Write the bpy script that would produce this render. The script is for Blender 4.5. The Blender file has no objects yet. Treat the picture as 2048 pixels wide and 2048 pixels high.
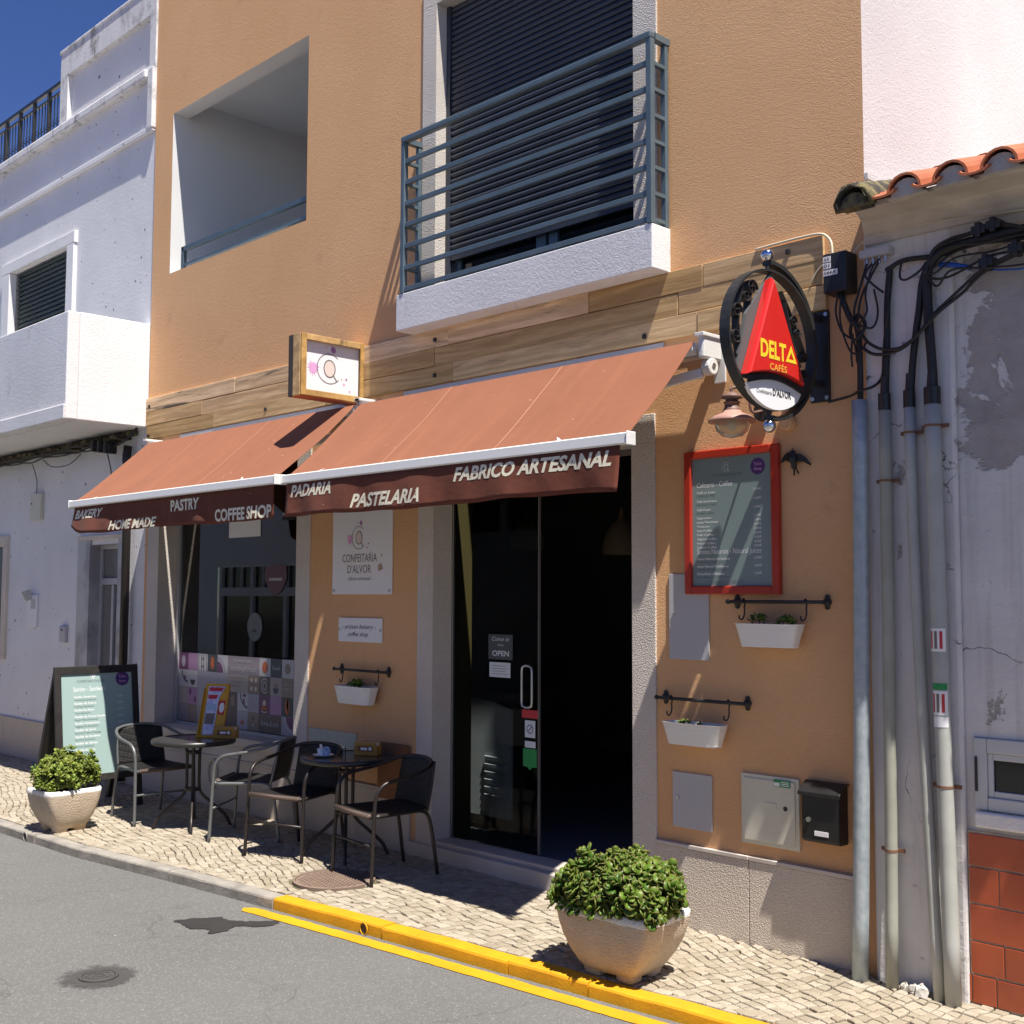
import bpy, math, random
from mathutils import Vector, Matrix, Quaternion
R = math.radians
random.seed(11)
S = bpy.context.scene
COL = S.collection
V = Vector

# ------------------------------------------------------------------ camera
cam_d = bpy.data.cameras.new("camera"); cam = bpy.data.objects.new("camera", cam_d); COL.objects.link(cam)
cam_d.sensor_fit = 'HORIZONTAL'; cam_d.sensor_width = 36.0; cam_d.lens = 41.309
cam_d.clip_start = .05; cam_d.clip_end = 2000
cam.matrix_world = (Matrix.Translation((0, -5.5, 1.8535)) @ Matrix.Rotation(R(45.41), 4, 'Z')
                    @ Matrix.Rotation(R(90 + 4.12), 4, 'X') @ Matrix.Rotation(R(.188), 4, 'Z'))
S.camera = cam
# ------------------------------------------------------------------ sky, sun, exposure
SUN = V((.43, -.125, 1)).normalized()          # towards the sun
el = math.asin(SUN.z); az = math.atan2(SUN.x, SUN.y)
w = bpy.data.worlds.new("World"); S.world = w; w.use_nodes = True
nt = w.node_tree; nt.nodes.clear()
sky = nt.nodes.new("ShaderNodeTexSky"); sky.sky_type = 'NISHITA'; sky.sun_disc = False
sky.sun_elevation = el; sky.sun_rotation = az; sky.altitude = 1500; sky.air_density = .75; sky.dust_density = .0; sky.ozone_density = 1.0
bg = nt.nodes.new("ShaderNodeBackground"); bg.inputs[1].default_value = .075
wo = nt.nodes.new("ShaderNodeOutputWorld")
hs = nt.nodes.new('ShaderNodeHueSaturation'); hs.inputs['Saturation'].default_value = 1.22; hs.inputs['Hue'].default_value = .517; nt.links.new(sky.outputs[0], hs.inputs['Color'])
nt.links.new(hs.outputs[0], bg.inputs[0]); nt.links.new(bg.outputs[0], wo.inputs[0])
sd = bpy.data.lights.new("sun", 'SUN'); sd.energy = 5.0; sd.angle = R(.53); sd.color = (1, .95, .87)
so = bpy.data.objects.new("sun", sd); COL.objects.link(so)
so.rotation_euler = SUN.to_track_quat('Z', 'Y').to_euler(); so.location = SUN * 30
S.view_settings.view_transform = 'Standard'; S.view_settings.look = 'None'
S.view_settings.exposure = .82; S.view_settings.gamma = 1; S.view_settings.use_curve_mapping = False
S.render.engine = 'CYCLES'
S.cycles.max_bounces = 7; S.cycles.diffuse_bounces = 4; S.cycles.transparent_max_bounces = 12
S.cycles.use_denoising = True; S.cycles.sample_clamp_indirect = 6

# ------------------------------------------------------------------ materials
MATS = {}
def nodes(name):
    m = bpy.data.materials.new(name); m.use_nodes = True
    n = m.node_tree.nodes; n.clear()
    b = n.new("ShaderNodeBsdfPrincipled"); o = n.new("ShaderNodeOutputMaterial")
    m.node_tree.links.new(b.outputs[0], o.inputs[0]); MATS[name] = m
    return m, m.node_tree.nodes, m.node_tree.links.new, b
def rgb(c): return (c[0], c[1], c[2], 1)
def noise(N, L, co, scale, detail=4, rough=.55, dist=0):
    t = N.new("ShaderNodeTexNoise"); t.inputs['Scale'].default_value = scale; t.inputs['Detail'].default_value = detail
    t.inputs['Roughness'].default_value = rough; t.inputs['Distortion'].default_value = dist
    L(co, t.inputs['Vector']); return t.outputs[0]
def ramp(N, L, fac, a, b, lo=0., hi=1.):
    t = N.new("ShaderNodeMapRange"); t.inputs[1].default_value = a; t.inputs[2].default_value = b
    t.inputs[3].default_value = lo; t.inputs[4].default_value = hi; L(fac, t.inputs[0]); return t.outputs[0]
def mix(N, L, fac, a, b, mode='MIX'):
    t = N.new("ShaderNodeMix"); t.data_type = 'RGBA'; t.blend_type = mode
    if isinstance(fac, (int, float)): t.inputs[0].default_value = fac
    else: L(fac, t.inputs[0])
    for i, x in ((6, a), (7, b)):
        if isinstance(x, tuple): t.inputs[i].default_value = rgb(x)
        else: L(x, t.inputs[i])
    return t.outputs[2]
def mth(N, L, op, a, b=None):
    t = N.new("ShaderNodeMath"); t.operation = op
    for i, x in ((0, a), (1, b)):
        if x is None: continue
        if isinstance(x, (int, float)): t.inputs[i].default_value = x
        else: L(x, t.inputs[i])
    return t.outputs[0]
def coords(N, L, kind='Object', scale=None):
    c = N.new("ShaderNodeTexCoord").outputs[kind]
    if scale:
        mp = N.new("ShaderNodeMapping"); mp.inputs[3].default_value = scale; L(c, mp.inputs[0]); return mp.outputs[0]
    return c
def bump(N, L, b, h, strength, dist, prev=None):
    t = N.new("ShaderNodeBump"); t.inputs['Strength'].default_value = strength; t.inputs['Distance'].default_value = dist
    L(h, t.inputs['Height'])
    if prev is not None: L(prev, t.inputs['Normal'])
    L(t.outputs[0], b.inputs['Normal']); return t.outputs[0]
def mat(name, c, rough=.7, c2=None, vs=2.5, lo=.35, hi=.7, metal=0, bmp=None, spec=.5, rnd=0., speck=None, coat=0):
    """c/c2 blotched by noise; bmp = list of (scale, strength, distance); speck = (scale, threshold, colour); rnd = per-object value jitter"""
    if name in MATS: return MATS[name]
    m, N, L, b = nodes(name)
    b.inputs['Roughness'].default_value = rough; b.inputs['Metallic'].default_value = metal
    b.inputs['Specular IOR Level'].default_value = spec; b.inputs['Coat Weight'].default_value = coat
    co = coords(N, L)
    col = c
    if c2: col = mix(N, L, ramp(N, L, noise(N, L, co, vs, 6), lo, hi), c, c2)
    if speck: col = mix(N, L, ramp(N, L, noise(N, L, co, speck[0], 3), speck[1], speck[1] + .04), col, speck[2])
    if rnd:
        oi = N.new("ShaderNodeObjectInfo").outputs['Random']
        hs = N.new("ShaderNodeHueSaturation"); L(ramp(N, L, oi, 0, 1, 1 - rnd, 1 + rnd), hs.inputs['Value'])
        if isinstance(col, tuple): hs.inputs['Color'].default_value = rgb(col)
        else: L(col, hs.inputs['Color'])
        col = hs.outputs[0]
    if isinstance(col, tuple): b.inputs['Base Color'].default_value = rgb(col)
    else: L(col, b.inputs['Base Color'])
    p = None
    for sc, st, ds in (bmp or []): p = bump(N, L, b, noise(N, L, co, sc, 3), st, ds, p)
    return m

def facade_mat():
    m, N, L, b = nodes('orange_render'); b.inputs['Roughness'].default_value = .95; b.inputs['Specular IOR Level'].default_value = .15
    co = coords(N, L)
    st_ = ramp(N, L, noise(N, L, coords(N, L, 'Object', (5, 5, .35)), 1.6, 6, .65), .60, .78, 0, .35)
    c = mix(N, L, ramp(N, L, noise(N, L, co, .9, 7, .6), .3, .72), (.775, .46, .245), (.705, .40, .198))
    c = mix(N, L, ramp(N, L, noise(N, L, co, 3.4, 6, .65), .58, .8), c, (.62, .345, .19)); c = mix(N, L, st_, c, (.57, .325, .185))
    L(c, b.inputs['Base Color'])
    p = bump(N, L, b, noise(N, L, co, 34, 5, .65), .40, .010)
    bump(N, L, b, noise(N, L, co, 115, 3, .7), .85, .008, p)
facade_mat()
def stone_mat(name, c1, c2, sc, st, ds):
    m, N, L, b = nodes(name); b.inputs['Roughness'].default_value = .9; b.inputs['Specular IOR Level'].default_value = .2
    co = coords(N, L)
    c = mix(N, L, ramp(N, L, noise(N, L, co, 2.2, 7, .6), .3, .7), c1, c2)
    v = N.new("ShaderNodeTexVoronoi"); v.inputs['Scale'].default_value = sc; L(co, v.inputs['Vector'])
    c = mix(N, L, ramp(N, L, v.outputs[0], .1, .7), mix(N, L, .75, (.3, .27, .24), c), c)
    L(c, b.inputs['Base Color'])
    p = bump(N, L, b, v.outputs[0], st, ds)
    bump(N, L, b, noise(N, L, co, sc * 2, 3), st * .7, ds * .6, p)
stone_mat('hammered_stone', (.68, .62, .56), (.58, .52, .46), 115, .8, .005)
stone_mat('plinth_stone', (.66, .58, .49), (.57, .49, .41), 110, .8, .005)
mat('smooth_stone', (.60, .54, .48), .75, (.48, .42, .36), 2, bmp=[(60, .25, .002)])
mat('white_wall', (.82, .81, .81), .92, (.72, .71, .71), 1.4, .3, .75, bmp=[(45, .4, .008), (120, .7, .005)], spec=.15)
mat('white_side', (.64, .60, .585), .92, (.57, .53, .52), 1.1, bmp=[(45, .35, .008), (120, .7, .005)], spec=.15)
mat('white_inside', (.70, .70, .69), .9, (.64, .64, .63), 1.2, spec=.15)
def spotted(name, base, dirt, thr, spot=True):
    m, N, L, b = nodes(name); b.inputs['Roughness'].default_value = .93; b.inputs['Specular IOR Level'].default_value = .15
    co = coords(N, L)
    c = mix(N, L, ramp(N, L, noise(N, L, co, 1.1, 7, .62), .35, .75), base, tuple(x * .86 for x in base))
    d = ramp(N, L, mth(N, L, 'ADD', mth(N, L, 'MULTIPLY', noise(N, L, co, 3.2, 9, .72, .6), .6), mth(N, L, 'MULTIPLY', noise(N, L, coords(N, L, 'Object', (7, 7, .7)), 1.5, 6, .7), .4)), thr - .02, thr + .13)
    c = mix(N, L, d, c, dirt)
    if spot:
        sp = ramp(N, L, noise(N, L, co, 17, 2, .4), .735, .75)
        c = mix(N, L, sp, c, (.10, .095, .09))
    L(c, b.inputs['Base Color'])
    p = bump(N, L, b, noise(N, L, co, 34, 4), .3, .008)
    bump(N, L, b, noise(N, L, co, 120, 3), .6, .005, p)
spotted('left_wall', (.81, .80, .81), (.60, .59, .58), .62)
spotted('weathered_white', (.78, .77, .77), (.33, .31, .29), .58, False)
spotted('parapet_white', (.78, .77, .77), (.15, .145, .13), .53, False)
def peeling():
    m, N, L, b = nodes('peeling_wall'); b.inputs['Roughness'].default_value = .93; b.inputs['Specular IOR Level'].default_value = .15
    co = coords(N, L)
    sx = N.new("ShaderNodeSeparateXYZ"); L(co, sx.inputs[0])
    n1 = noise(N, L, co, 1.7, 9, .68, .5)
    band = mth(N, L, 'MULTIPLY', ramp(N, L, sx.outputs[2], 2.2, 2.75), ramp(N, L, sx.outputs[2], 3.75, 3.3))
    right = ramp(N, L, sx.outputs[0], -.66, -.50)
    f = mth(N, L, 'MULTIPLY', mth(N, L, 'ADD', mth(N, L, 'MULTIPLY', band, .17), .02), right)
    d = ramp(N, L, mth(N, L, 'ADD', mth(N, L, 'ADD', n1, f), mth(N, L, 'MULTIPLY', noise(N, L, co, 40, 4), .03)), .648, .668)
    c = mix(N, L, ramp(N, L, noise(N, L, co, 2.0, 6), .3, .7), (.76, .74, .72), (.62, .60, .58))
    c = mix(N, L, ramp(N, L, noise(N, L, co, 9, 6, .7), .66, .70), c, (.42, .40, .38))
    c = mix(N, L, ramp(N, L, noise(N, L, coords(N, L, 'Object', (9, 9, .5)), 1.7, 7, .7), .52, .75, 0, .6), c, (.45, .42, .39))
    ve = N.new("ShaderNodeTexVoronoi"); ve.feature = 'DISTANCE_TO_EDGE'; ve.inputs['Scale'].default_value = 1.6; wp = N.new("ShaderNodeVectorMath"); wp.operation = 'ADD'; nz = N.new("ShaderNodeTexNoise"); nz.inputs['Scale'].default_value = 5; nz.inputs['Detail'].default_value = 5; L(co, nz.inputs['Vector'])
    sc_ = N.new('ShaderNodeVectorMath'); sc_.operation = 'SCALE'; sc_.inputs['Scale'].default_value = .28; L(nz.outputs['Color'], sc_.inputs[0])
    L(co, wp.inputs[0]); L(sc_.outputs[0], wp.inputs[1]); L(wp.outputs[0], ve.inputs['Vector'])
    c = mix(N, L, mth(N, L, 'MULTIPLY', ramp(N, L, ve.outputs['Distance'], .007, .002), ramp(N, L, noise(N, L, co, 1.3, 3), .53, .58)), c, (.16, .15, .14))
    c = mix(N, L, d, c, mix(N, L, ramp(N, L, noise(N, L, co, 6, 5), .3, .7), (.34, .31, .29), (.46, .43, .40)))
    L(c, b.inputs['Base Color'])
    p = bump(N, L, b, mth(N, L, 'MULTIPLY', d, -1), .8, .006)
    p = bump(N, L, b, noise(N, L, co, 16, 5), .5, .012, p)
    bump(N, L, b, noise(N, L, co, 120, 3), .5, .003, p)
peeling()
def wood(name, c1, c2, grey, sc=(1.2, 14, 14), axis_rnd=True):
    m, N, L, b = nodes(name); b.inputs['Roughness'].default_value = .8; b.inputs['Specular IOR Level'].default_value = .25
    co0 = coords(N, L)
    oi = N.new("ShaderNodeObjectInfo").outputs['Random']
    cb = N.new("ShaderNodeCombineXYZ"); L(mth(N, L, 'MULTIPLY', oi, 37), cb.inputs[0]); L(mth(N, L, 'MULTIPLY', oi, 11), cb.inputs[2])
    ad = N.new("ShaderNodeVectorMath"); ad.operation = 'ADD'; L(co0, ad.inputs[0]); L(cb.outputs[0], ad.inputs[1])
    mp = N.new("ShaderNodeMapping"); mp.inputs[3].default_value = sc; L(ad.outputs[0], mp.inputs[0]); co = mp.outputs[0]
    g = noise(N, L, co, 2.2, 8, .65, .8)
    wv = N.new("ShaderNodeTexWave"); wv.inputs['Scale'].default_value = .28; wv.inputs['Distortion'].default_value = 16; wv.inputs['Detail'].default_value = 3
    wv.bands_direction = 'Z'; L(co, wv.inputs['Vector'])
    c = mix(N, L, ramp(N, L, g, .3, .7), c1, c2)
    c = mix(N, L, mth(N, L, 'MULTIPLY', ramp(N, L, wv.outputs[1], .35, .95), .4), c, tuple(x * .62 for x in c2))
    gr = ramp(N, L, noise(N, L, co, .75, 7, .7, .5), .56, .66)
    c = mix(N, L, mth(N, L, 'MULTIPLY', gr, ramp(N, L, oi, .3, .6)), c, grey)
    c = mix(N, L, ramp(N, L, noise(N, L, co, 7, 5, .75), .64, .72, 0, .6), c, grey)
    hs = N.new("ShaderNodeHueSaturation"); L(c, hs.inputs['Color']); L(ramp(N, L, oi, 0, 1, .72, 1.25), hs.inputs['Value']); L(ramp(N, L, oi, 1, 0, .85, 1.1), hs.inputs['Saturation'])
    L(hs.outputs[0], b.inputs['Base Color'])
    bump(N, L, b, g, .5, .004)
wood('fascia_wood', (.82, .58, .32), (.56, .345, .165), (.10, .085, .07))
wood('old_frame_wood', (.74, .47, .19), (.46, .27, .10), (.05, .04, .035), (6, 6, 6))
def cobble_mat():
    m, N, L, b = nodes('limestone_cobble'); b.inputs['Roughness'].default_value = .62; b.inputs['Specular IOR Level'].default_value = .35
    co = coords(N, L)
    at = N.new("ShaderNodeAttribute"); at.attribute_name = 'tint'
    c = mix(N, L, at.outputs['Fac'], (.29, .245, .18), (.43, .375, .295))
    c = mix(N, L, ramp(N, L, noise(N, L, co, 24, 6, .65), .5, .8), c, (.26, .21, .15))
    c = mix(N, L, ramp(N, L, noise(N, L, co, 1.3, 5), .5, .75, 0, .5), c, (.33, .27, .19))
    L(c, b.inputs['Base Color'])
    p = bump(N, L, b, noise(N, L, co, 30, 4), .4, .006)
    bump(N, L, b, noise(N, L, co, 160, 3), .4, .0015, p)
cobble_mat()
mat('joint_sand', (.15, .12, .08), .95, (.09, .085, .045), 9, bmp=[(120, .6, .004)])
def asphalt():
    m, N, L, b = nodes('asphalt'); b.inputs['Roughness'].default_value = .85; b.inputs['Specular IOR Level'].default_value = .3
    co = coords(N, L)
    c = mix(N, L, ramp(N, L, noise(N, L, co, .55, 7, .6), .3, .72), (.140, .139, .133), (.113, .112, .107))
    c = mix(N, L, ramp(N, L, noise(N, L, co, 2.6, 7, .7), .6, .75), c, (.092, .089, .086))
    v = N.new("ShaderNodeTexVoronoi"); v.inputs['Scale'].default_value = 130; L(co, v.inputs['Vector'])
    c = mix(N, L, ramp(N, L, v.outputs[0], .0, .55), mix(N, L, .5, (.25, .24, .23), c), c)
    wn = N.new("ShaderNodeTexWhiteNoise"); L(v.outputs['Position'], wn.inputs[0])
    c = mix(N, L, ramp(N, L, wn.outputs[0], .86, .95, 0, .55), c, (.26, .25, .24))
    c = mix(N, L, ramp(N, L, noise(N, L, co, 23, 2), .765, .775), c, (.42, .40, .37))
    ve = N.new("ShaderNodeTexVoronoi"); ve.feature = 'DISTANCE_TO_EDGE'; ve.inputs['Scale'].default_value = .8
    wp = N.new("ShaderNodeVectorMath"); wp.operation = 'ADD'; nz = N.new("ShaderNodeTexNoise"); nz.inputs['Scale'].default_value = 3; nz.inputs['Detail'].default_value = 6; L(co, nz.inputs['Vector'])
    sc_ = N.new("ShaderNodeVectorMath"); sc_.operation = 'SCALE'; sc_.inputs['Scale'].default_value = .35; L(nz.outputs['Color'], sc_.inputs[0]); L(co, wp.inputs[0]); L(sc_.outputs[0], wp.inputs[1]); L(wp.outputs[0], ve.inputs['Vector'])
    crack = mth(N, L, 'MULTIPLY', ramp(N, L, ve.outputs['Distance'], .006, .002), ramp(N, L, noise(N, L, co, .9, 3), .52, .58))
    c = mix(N, L, mth(N, L, 'MULTIPLY', crack, .3), c, (.05, .048, .045))
    c = mix(N, L, ramp(N, L, noise(N, L, co, 7, 6, .7), .62, .74, 0, .45), c, (.19, .185, .17))
    L(c, b.inputs['Base Color'])
    p = bump(N, L, b, v.outputs[0], .7, .004)
    bump(N, L, b, noise(N, L, co, 7, 5), .25, .01, p)
asphalt()
mat('kerb_stone_grey', (.34, .31, .27), .9, (.20, .185, .165), 7, bmp=[(45, .6, .006), (160, .6, .003)], spec=.2)
def yellow(name, chip):
    m, N, L, b = nodes(name); b.inputs['Roughness'].default_value = .55; b.inputs['Specular IOR Level'].default_value = .35
    co = coords(N, L)
    c = mix(N, L, ramp(N, L, noise(N, L, co, 6, 7, .65), .35, .75), (.68, .345, .012), (.55, .265, .012))
    c = mix(N, L, ramp(N, L, mth(N, L, 'ADD', noise(N, L, co, 28, 7, .7), ramp(N, L, noise(N, L, co, 2.2, 4), .55, .75, 0, .10)), chip, chip + .02), c, (.26, .21, .15))
    c = mix(N, L, ramp(N, L, noise(N, L, co, 11, 6, .7), .55, .8, 0, .55), c, (.36, .19, .02))
    L(c, b.inputs['Base Color']); p = bump(N, L, b, noise(N, L, co, 90, 4), .5, .004)
yellow('yellow_paint', .71); yellow('yellow_line', .70)
def fabric(name, c1, c2):
    m, N, L, b = nodes(name); b.inputs['Roughness'].default_value = .9; b.inputs['Specular IOR Level'].default_value = .1
    b.inputs['Sheen Weight'].default_value = .05
    co = coords(N, L)
    c = mix(N, L, ramp(N, L, noise(N, L, co, 1.2, 6, .6), .3, .7), c1, c2)
    c = mix(N, L, ramp(N, L, noise(N, L, co, 5, 5, .7), .66, .8, 0, .4), c, tuple(x * .75 for x in c2))
    c = mix(N, L, ramp(N, L, noise(N, L, co, 30, 1), .80, .81), c, (.6, .5, .42))
    L(c, b.inputs['Base Color'])
    c2_ = mix(N, L, ramp(N, L, noise(N, L, coords(N, L, 'Object', (9, .8, .8)), 1.3, 4), .5, .75, 0, .35), c, tuple(min(1, x * 1.25) for x in c1)); L(c2_, b.inputs['Base Color'])
    p = bump(N, L, b, noise(N, L, co, 2.4, 4), .5, .03)
    bump(N, L, b, noise(N, L, co, 400, 2), .25, .001, p)
fabric('awning_cloth', (.275, .110, .062), (.243, .096, .054))
fabric('valance_cloth', (.165, .052, .032), (.135, .044, .028))
mat('seam_thread', (.52, .26, .17), .9)
mat('cream_letters', (.78, .72, .55), .75)
mat('aluminium_white', (.78, .78, .76), .4, spec=.5, bmp=[(8, .05, .002)])
mat('cast_white', (.72, .71, .68), .45, bmp=[(40, .3, .004)])
mat('steel_blue', (.10, .14, .165), .42, (.13, .175, .20), 5, metal=.25)
mat('shutter_blue', (.030, .036, .052), .45, (.04, .048, .066), 6)
mat('shutter_green', (.018, .034, .034), .5)
mat('dark_glass', (.010, .012, .014), .08, spec=.6)
mat('black_iron', (.016, .017, .018), .5, (.028, .028, .028), 12, bmp=[(60, .2, .002)])
mat('black_plastic', (.012, .012, .013), .42, (.02, .02, .02), 9)
mat('cable_black', (.014, .014, .015), .55)
mat('cable_cream', (.62, .55, .40), .6)
mat('cable_blue', (.02, .10, .42), .5)
mat('chrome', (.75, .75, .76), .08, metal=1)
mat('steel', (.55, .55, .54), .3, metal=.9)
def galv():
    m, N, L, b = nodes('galvanised'); b.inputs['Metallic'].default_value = .35
    co = coords(N, L); n = noise(N, L, co, 18, 6, .7)
    L(mix(N, L, ramp(N, L, n, .3, .7), (.29, .34, .37), (.46, .51, .53)), b.inputs['Base Color']); L(ramp(N, L, n, .2, .8, .35, .65), b.inputs['Roughness'])
galv()
mat('pvc_grey', (.42, .43, .40), .55, (.33, .34, .30), 5, .4, .75)
mat('pvc_olive', (.36, .36, .30), .6, (.27, .27, .22), 4)
mat('rust', (.20, .10, .055), .8)
mat('red_paint', (.44, .035, .016), .35, (.38, .03, .014), 6)
mat('sign_red', (.62, .022, .016), .25, coat=.3)
mat('sign_grey', (.10, .105, .105), .5)
mat('shield_red', (.07, .012, .012), .4)
mat('dim_grey', (.10, .11, .11), .5)
mat('sign_yellow', (.85, .60, .03), .5)
mat('print_orange', (.85, .42, .05), .5)
mat('panel_white', (.80, .79, .80), .5)
mat('ink', (.03, .028, .028), .6)
mat('ink_grey', (.17, .15, .14), .6)
mat('print_mauve', (.42, .19, .42), .6)
mat('print_purple', (.15, .045, .16), .6)
mat('print_pink', (.70, .36, .62), .6)
mat('print_tan', (.42, .30, .22), .6)
mat('print_blush', (.72, .60, .54), .6)
mat('badge_purple', (.085, .03, .17), .6)
mat('board_teal', (.335, .455, .43), .35, spec=.4)
mat('menu_teal', (.215, .28, .275), .3, spec=.4)
mat('chalk_white', (.82, .83, .82), .7)
mat('board_ink', (.10, .135, .13), .7)
mat('black_wood', (.018, .016, .015), .55, (.035, .03, .026), 9, bmp=[(40, .3, .003)], speck=(55, .70, (.25, .2, .16)))
mat('cream_box', (.66, .63, .51), .5, (.60, .575, .46), 3)
mat('grey_box', (.47, .46, .47), .45)
mat('brown_box', (.24, .10, .04), .7, (.19, .08, .03), 6)
mat('pale_green_plate', (.50, .53, .43), .6, (.42, .45, .36), 6)
mat('green_print', (.02, .26, .07), .6)
mat('pot_white', (.80, .775, .72), .3, coat=.2)
mat('soil', (.035, .024, .016), .95, bmp=[(60, .8, .01)])
def concrete_pot():
    m, N, L, b = nodes('aggregate_pot'); b.inputs['Roughness'].default_value = .9; b.inputs['Specular IOR Level'].default_value = .2
    co = coords(N, L); n = noise(N, L, co, 5, 8, .7)
    sx = N.new("ShaderNodeSeparateXYZ"); L(co, sx.inputs[0])
    c = mix(N, L, ramp(N, L, n, .3, .7), (.58, .48, .365), (.46, .37, .27))
    c = mix(N, L, ramp(N, L, mth(N, L, 'ADD', mth(N, L, 'MULTIPLY', sx.outputs[2], -2.2), n), .38, .75), c, (.46, .30, .15))
    c = mix(N, L, ramp(N, L, mth(N, L, 'ADD', mth(N, L, 'MULTIPLY', noise(N, L, co, 9, 5), .03), sx.outputs[2]), .310, .313), c, (.80, .79, .77))
    v = N.new("ShaderNodeTexVoronoi"); v.inputs['Scale'].default_value = 110; L(co, v.inputs['Vector'])
    c = mix(N, L, ramp(N, L, v.outputs[0], .05, .6), mix(N, L, .6, (.62, .5, .36), c), c)
    L(c, b.inputs['Base Color']); p = bump(N, L, b, v.outputs[0], .9, .004); bump(N, L, b, noise(N, L, co, 30, 4), .5, .006, p)
concrete_pot()
def leaf(name, a, bb, edge, geo=False):
    m, N, L, b = nodes(name); b.inputs['Roughness'].default_value = .42; b.inputs['Specular IOR Level'].default_value = .35
    oi = ramp(N, L, noise(N, L, coords(N, L), 14, 3), .3, .7) if geo else N.new("ShaderNodeObjectInfo").outputs['Random']; at = N.new("ShaderNodeAttribute"); at.attribute_name = 'tint'
    c = mix(N, L, oi, a, bb); c = mix(N, L, ramp(N, L, at.outputs['Fac'], .75, 1., 0, .8), c, edge)
    L(c, b.inputs['Base Color']); b.inputs['Subsurface Weight'].default_value = .12
    b.inputs['Subsurface Radius'].default_value = (.02, .02, .008); b.inputs['Subsurface Scale'].default_value = .3
leaf('jade_leaf', (.04, .105, .012), (.125, .205, .022), (.15, .10, .03))
leaf('lime_leaf', (.085, .155, .018), (.21, .27, .035), (.15, .12, .04))
leaf('jade_leaf_fill', (.03, .08, .010), (.12, .19, .02), (.17, .12, .04), True); leaf('lime_leaf_fill', (.08, .15, .018), (.23, .28, .035), (.2, .14, .04), True)
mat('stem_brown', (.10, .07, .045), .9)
mat('tube_brown', (.028, .022, .020), .38, metal=.3)
mat('tube_grey', (.17, .175, .175), .4, metal=.4)
def weave(name, c1, c2):
    m, N, L, b = nodes(name); b.inputs['Roughness'].default_value = .55
    co = coords(N, L)
    hs = []
    for d in ('X', 'Y', 'Z'):
        wv = N.new("ShaderNodeTexWave"); wv.bands_direction = d; wv.inputs['Scale'].default_value = 26; L(co, wv.inputs['Vector']); hs.append(wv.outputs[1])
    h = mth(N, L, 'MULTIPLY', hs[0], mth(N, L, 'MAXIMUM', hs[1], hs[2]))
    L(mix(N, L, h, c1, c2), b.inputs['Base Color']); bump(N, L, b, h, .8, .004)
weave('weave_dark', (.006, .0055, .0055), (.017, .014, .0135))
weave('weave_worn', (.03, .022, .018), (.20, .13, .10))
mat('table_glass', (.045, .043, .040), .16, (.07, .065, .06), 9, spec=.6)
mat('table_rim', (.028, .027, .026), .35)
mat('wood_box', (.44, .25, .045), .6, (.36, .19, .03), 9, bmp=[(50, .3, .002)])
mat('holder_yellow', (.62, .33, .02), .45)
mat('leaflet_blue', (.42, .45, .75), .55, (.62, .63, .8), 30, .45, .5)
mat('leaflet_red', (.5, .03, .04), .55)
mat('porcelain', (.78, .80, .82), .15, coat=.3)
mat('sachet_blue', (.36, .50, .68), .6)
mat('paper', (.80, .80, .78), .8)
mat('manhole_iron', (.235, .165, .125), .75, (.18, .125, .095), 8, bmp=[(50, .3, .003)])
mat('road_iron', (.055, .052, .05), .6, (.08, .075, .07), 20, bmp=[(60, .4, .003)])
mat('wet_asphalt', (.034, .032, .031), .5, (.045, .042, .04), 9, bmp=[(130, .5, .003)])
mat('tar_patch', (.11, .106, .10), .85, (.09, .087, .083), 9, bmp=[(130, .6, .003)])
def soft_patch(name, c, r0, r1, sc):
    m, N, L, b = nodes(name); b.inputs['Roughness'].default_value = .8; b.inputs['Specular IOR Level'].default_value = .3; co = coords(N, L)
    b.inputs['Base Color'].default_value = rgb(c); ln = N.new('ShaderNodeVectorMath'); ln.operation = 'LENGTH'; L(co, ln.inputs[0])
    f = mth(N, L, 'ADD', ln.outputs['Value'], mth(N, L, 'MULTIPLY', mth(N, L, 'SUBTRACT', noise(N, L, co, sc, 7, .7), .5), .28))
    L(ramp(N, L, f, r0, r1, .8, 0), b.inputs['Alpha']); bump(N, L, b, noise(N, L, co, 130, 3), .6, .003)
soft_patch('tar_patch_soft', (.075, .073, .07), .13, .20, 14)
mat('terracotta', (.44, .135, .055), .75, (.34, .10, .045), 5, rnd=.15, bmp=[(30, .3, .004)])
mat('mossy_tile', (.045, .04, .032), .95, (.20, .165, .075), 14, .45, .65, bmp=[(35, .9, .012)])
mat('mortar', (.52, .49, .44), .95, (.40, .37, .33), 5, bmp=[(35, .6, .008), (120, .6, .004)])
mat('cornice_plaster', (.60, .55, .48), .95, (.42, .38, .33), 3.5, bmp=[(12, .5, .012), (60, .6, .006)])
mat('red_tile', (.43, .088, .032), .4, (.36, .07, .026), 6, rnd=.12, bmp=[(25, .1, .002)], coat=.15)
mat('grout', (.62, .52, .40), .95, (.48, .39, .29), 8, bmp=[(90, .6, .004)])
mat('window_grey', (.55, .57, .57), .4)
mat('door_alu', (.50, .50, .51), .4, metal=.4)
mat('frosted', (.20, .19, .18), .25, (.15, .145, .14), 30)
mat('marble', (.48, .47, .46), .5, (.30, .29, .29), 2.6, .45, .6)
mat('interior', (.24, .20, .165), .95, (.16, .135, .115), 2, spec=.1)
mat('interior_floor', (.13, .14, .18), .8, spec=.2)
mat('olive_paint', (.17, .135, .045), .8)
mat('fridge', (.62, .68, .72), .35)
mat('lamp_brown', (.20, .115, .09), .55, (.15, .085, .065), 12)
mat('lamp_pink', (.45, .25, .20), .55, (.36, .20, .16), 9)
mat('lichen_wood', (.06, .05, .045), .9)
mat('pale_trim', (.70, .62, .52), .85, (.60, .53, .44), 3, bmp=[(60, .4, .003)])
mat('mint_pendant', (.28, .20, .13), .6)
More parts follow.
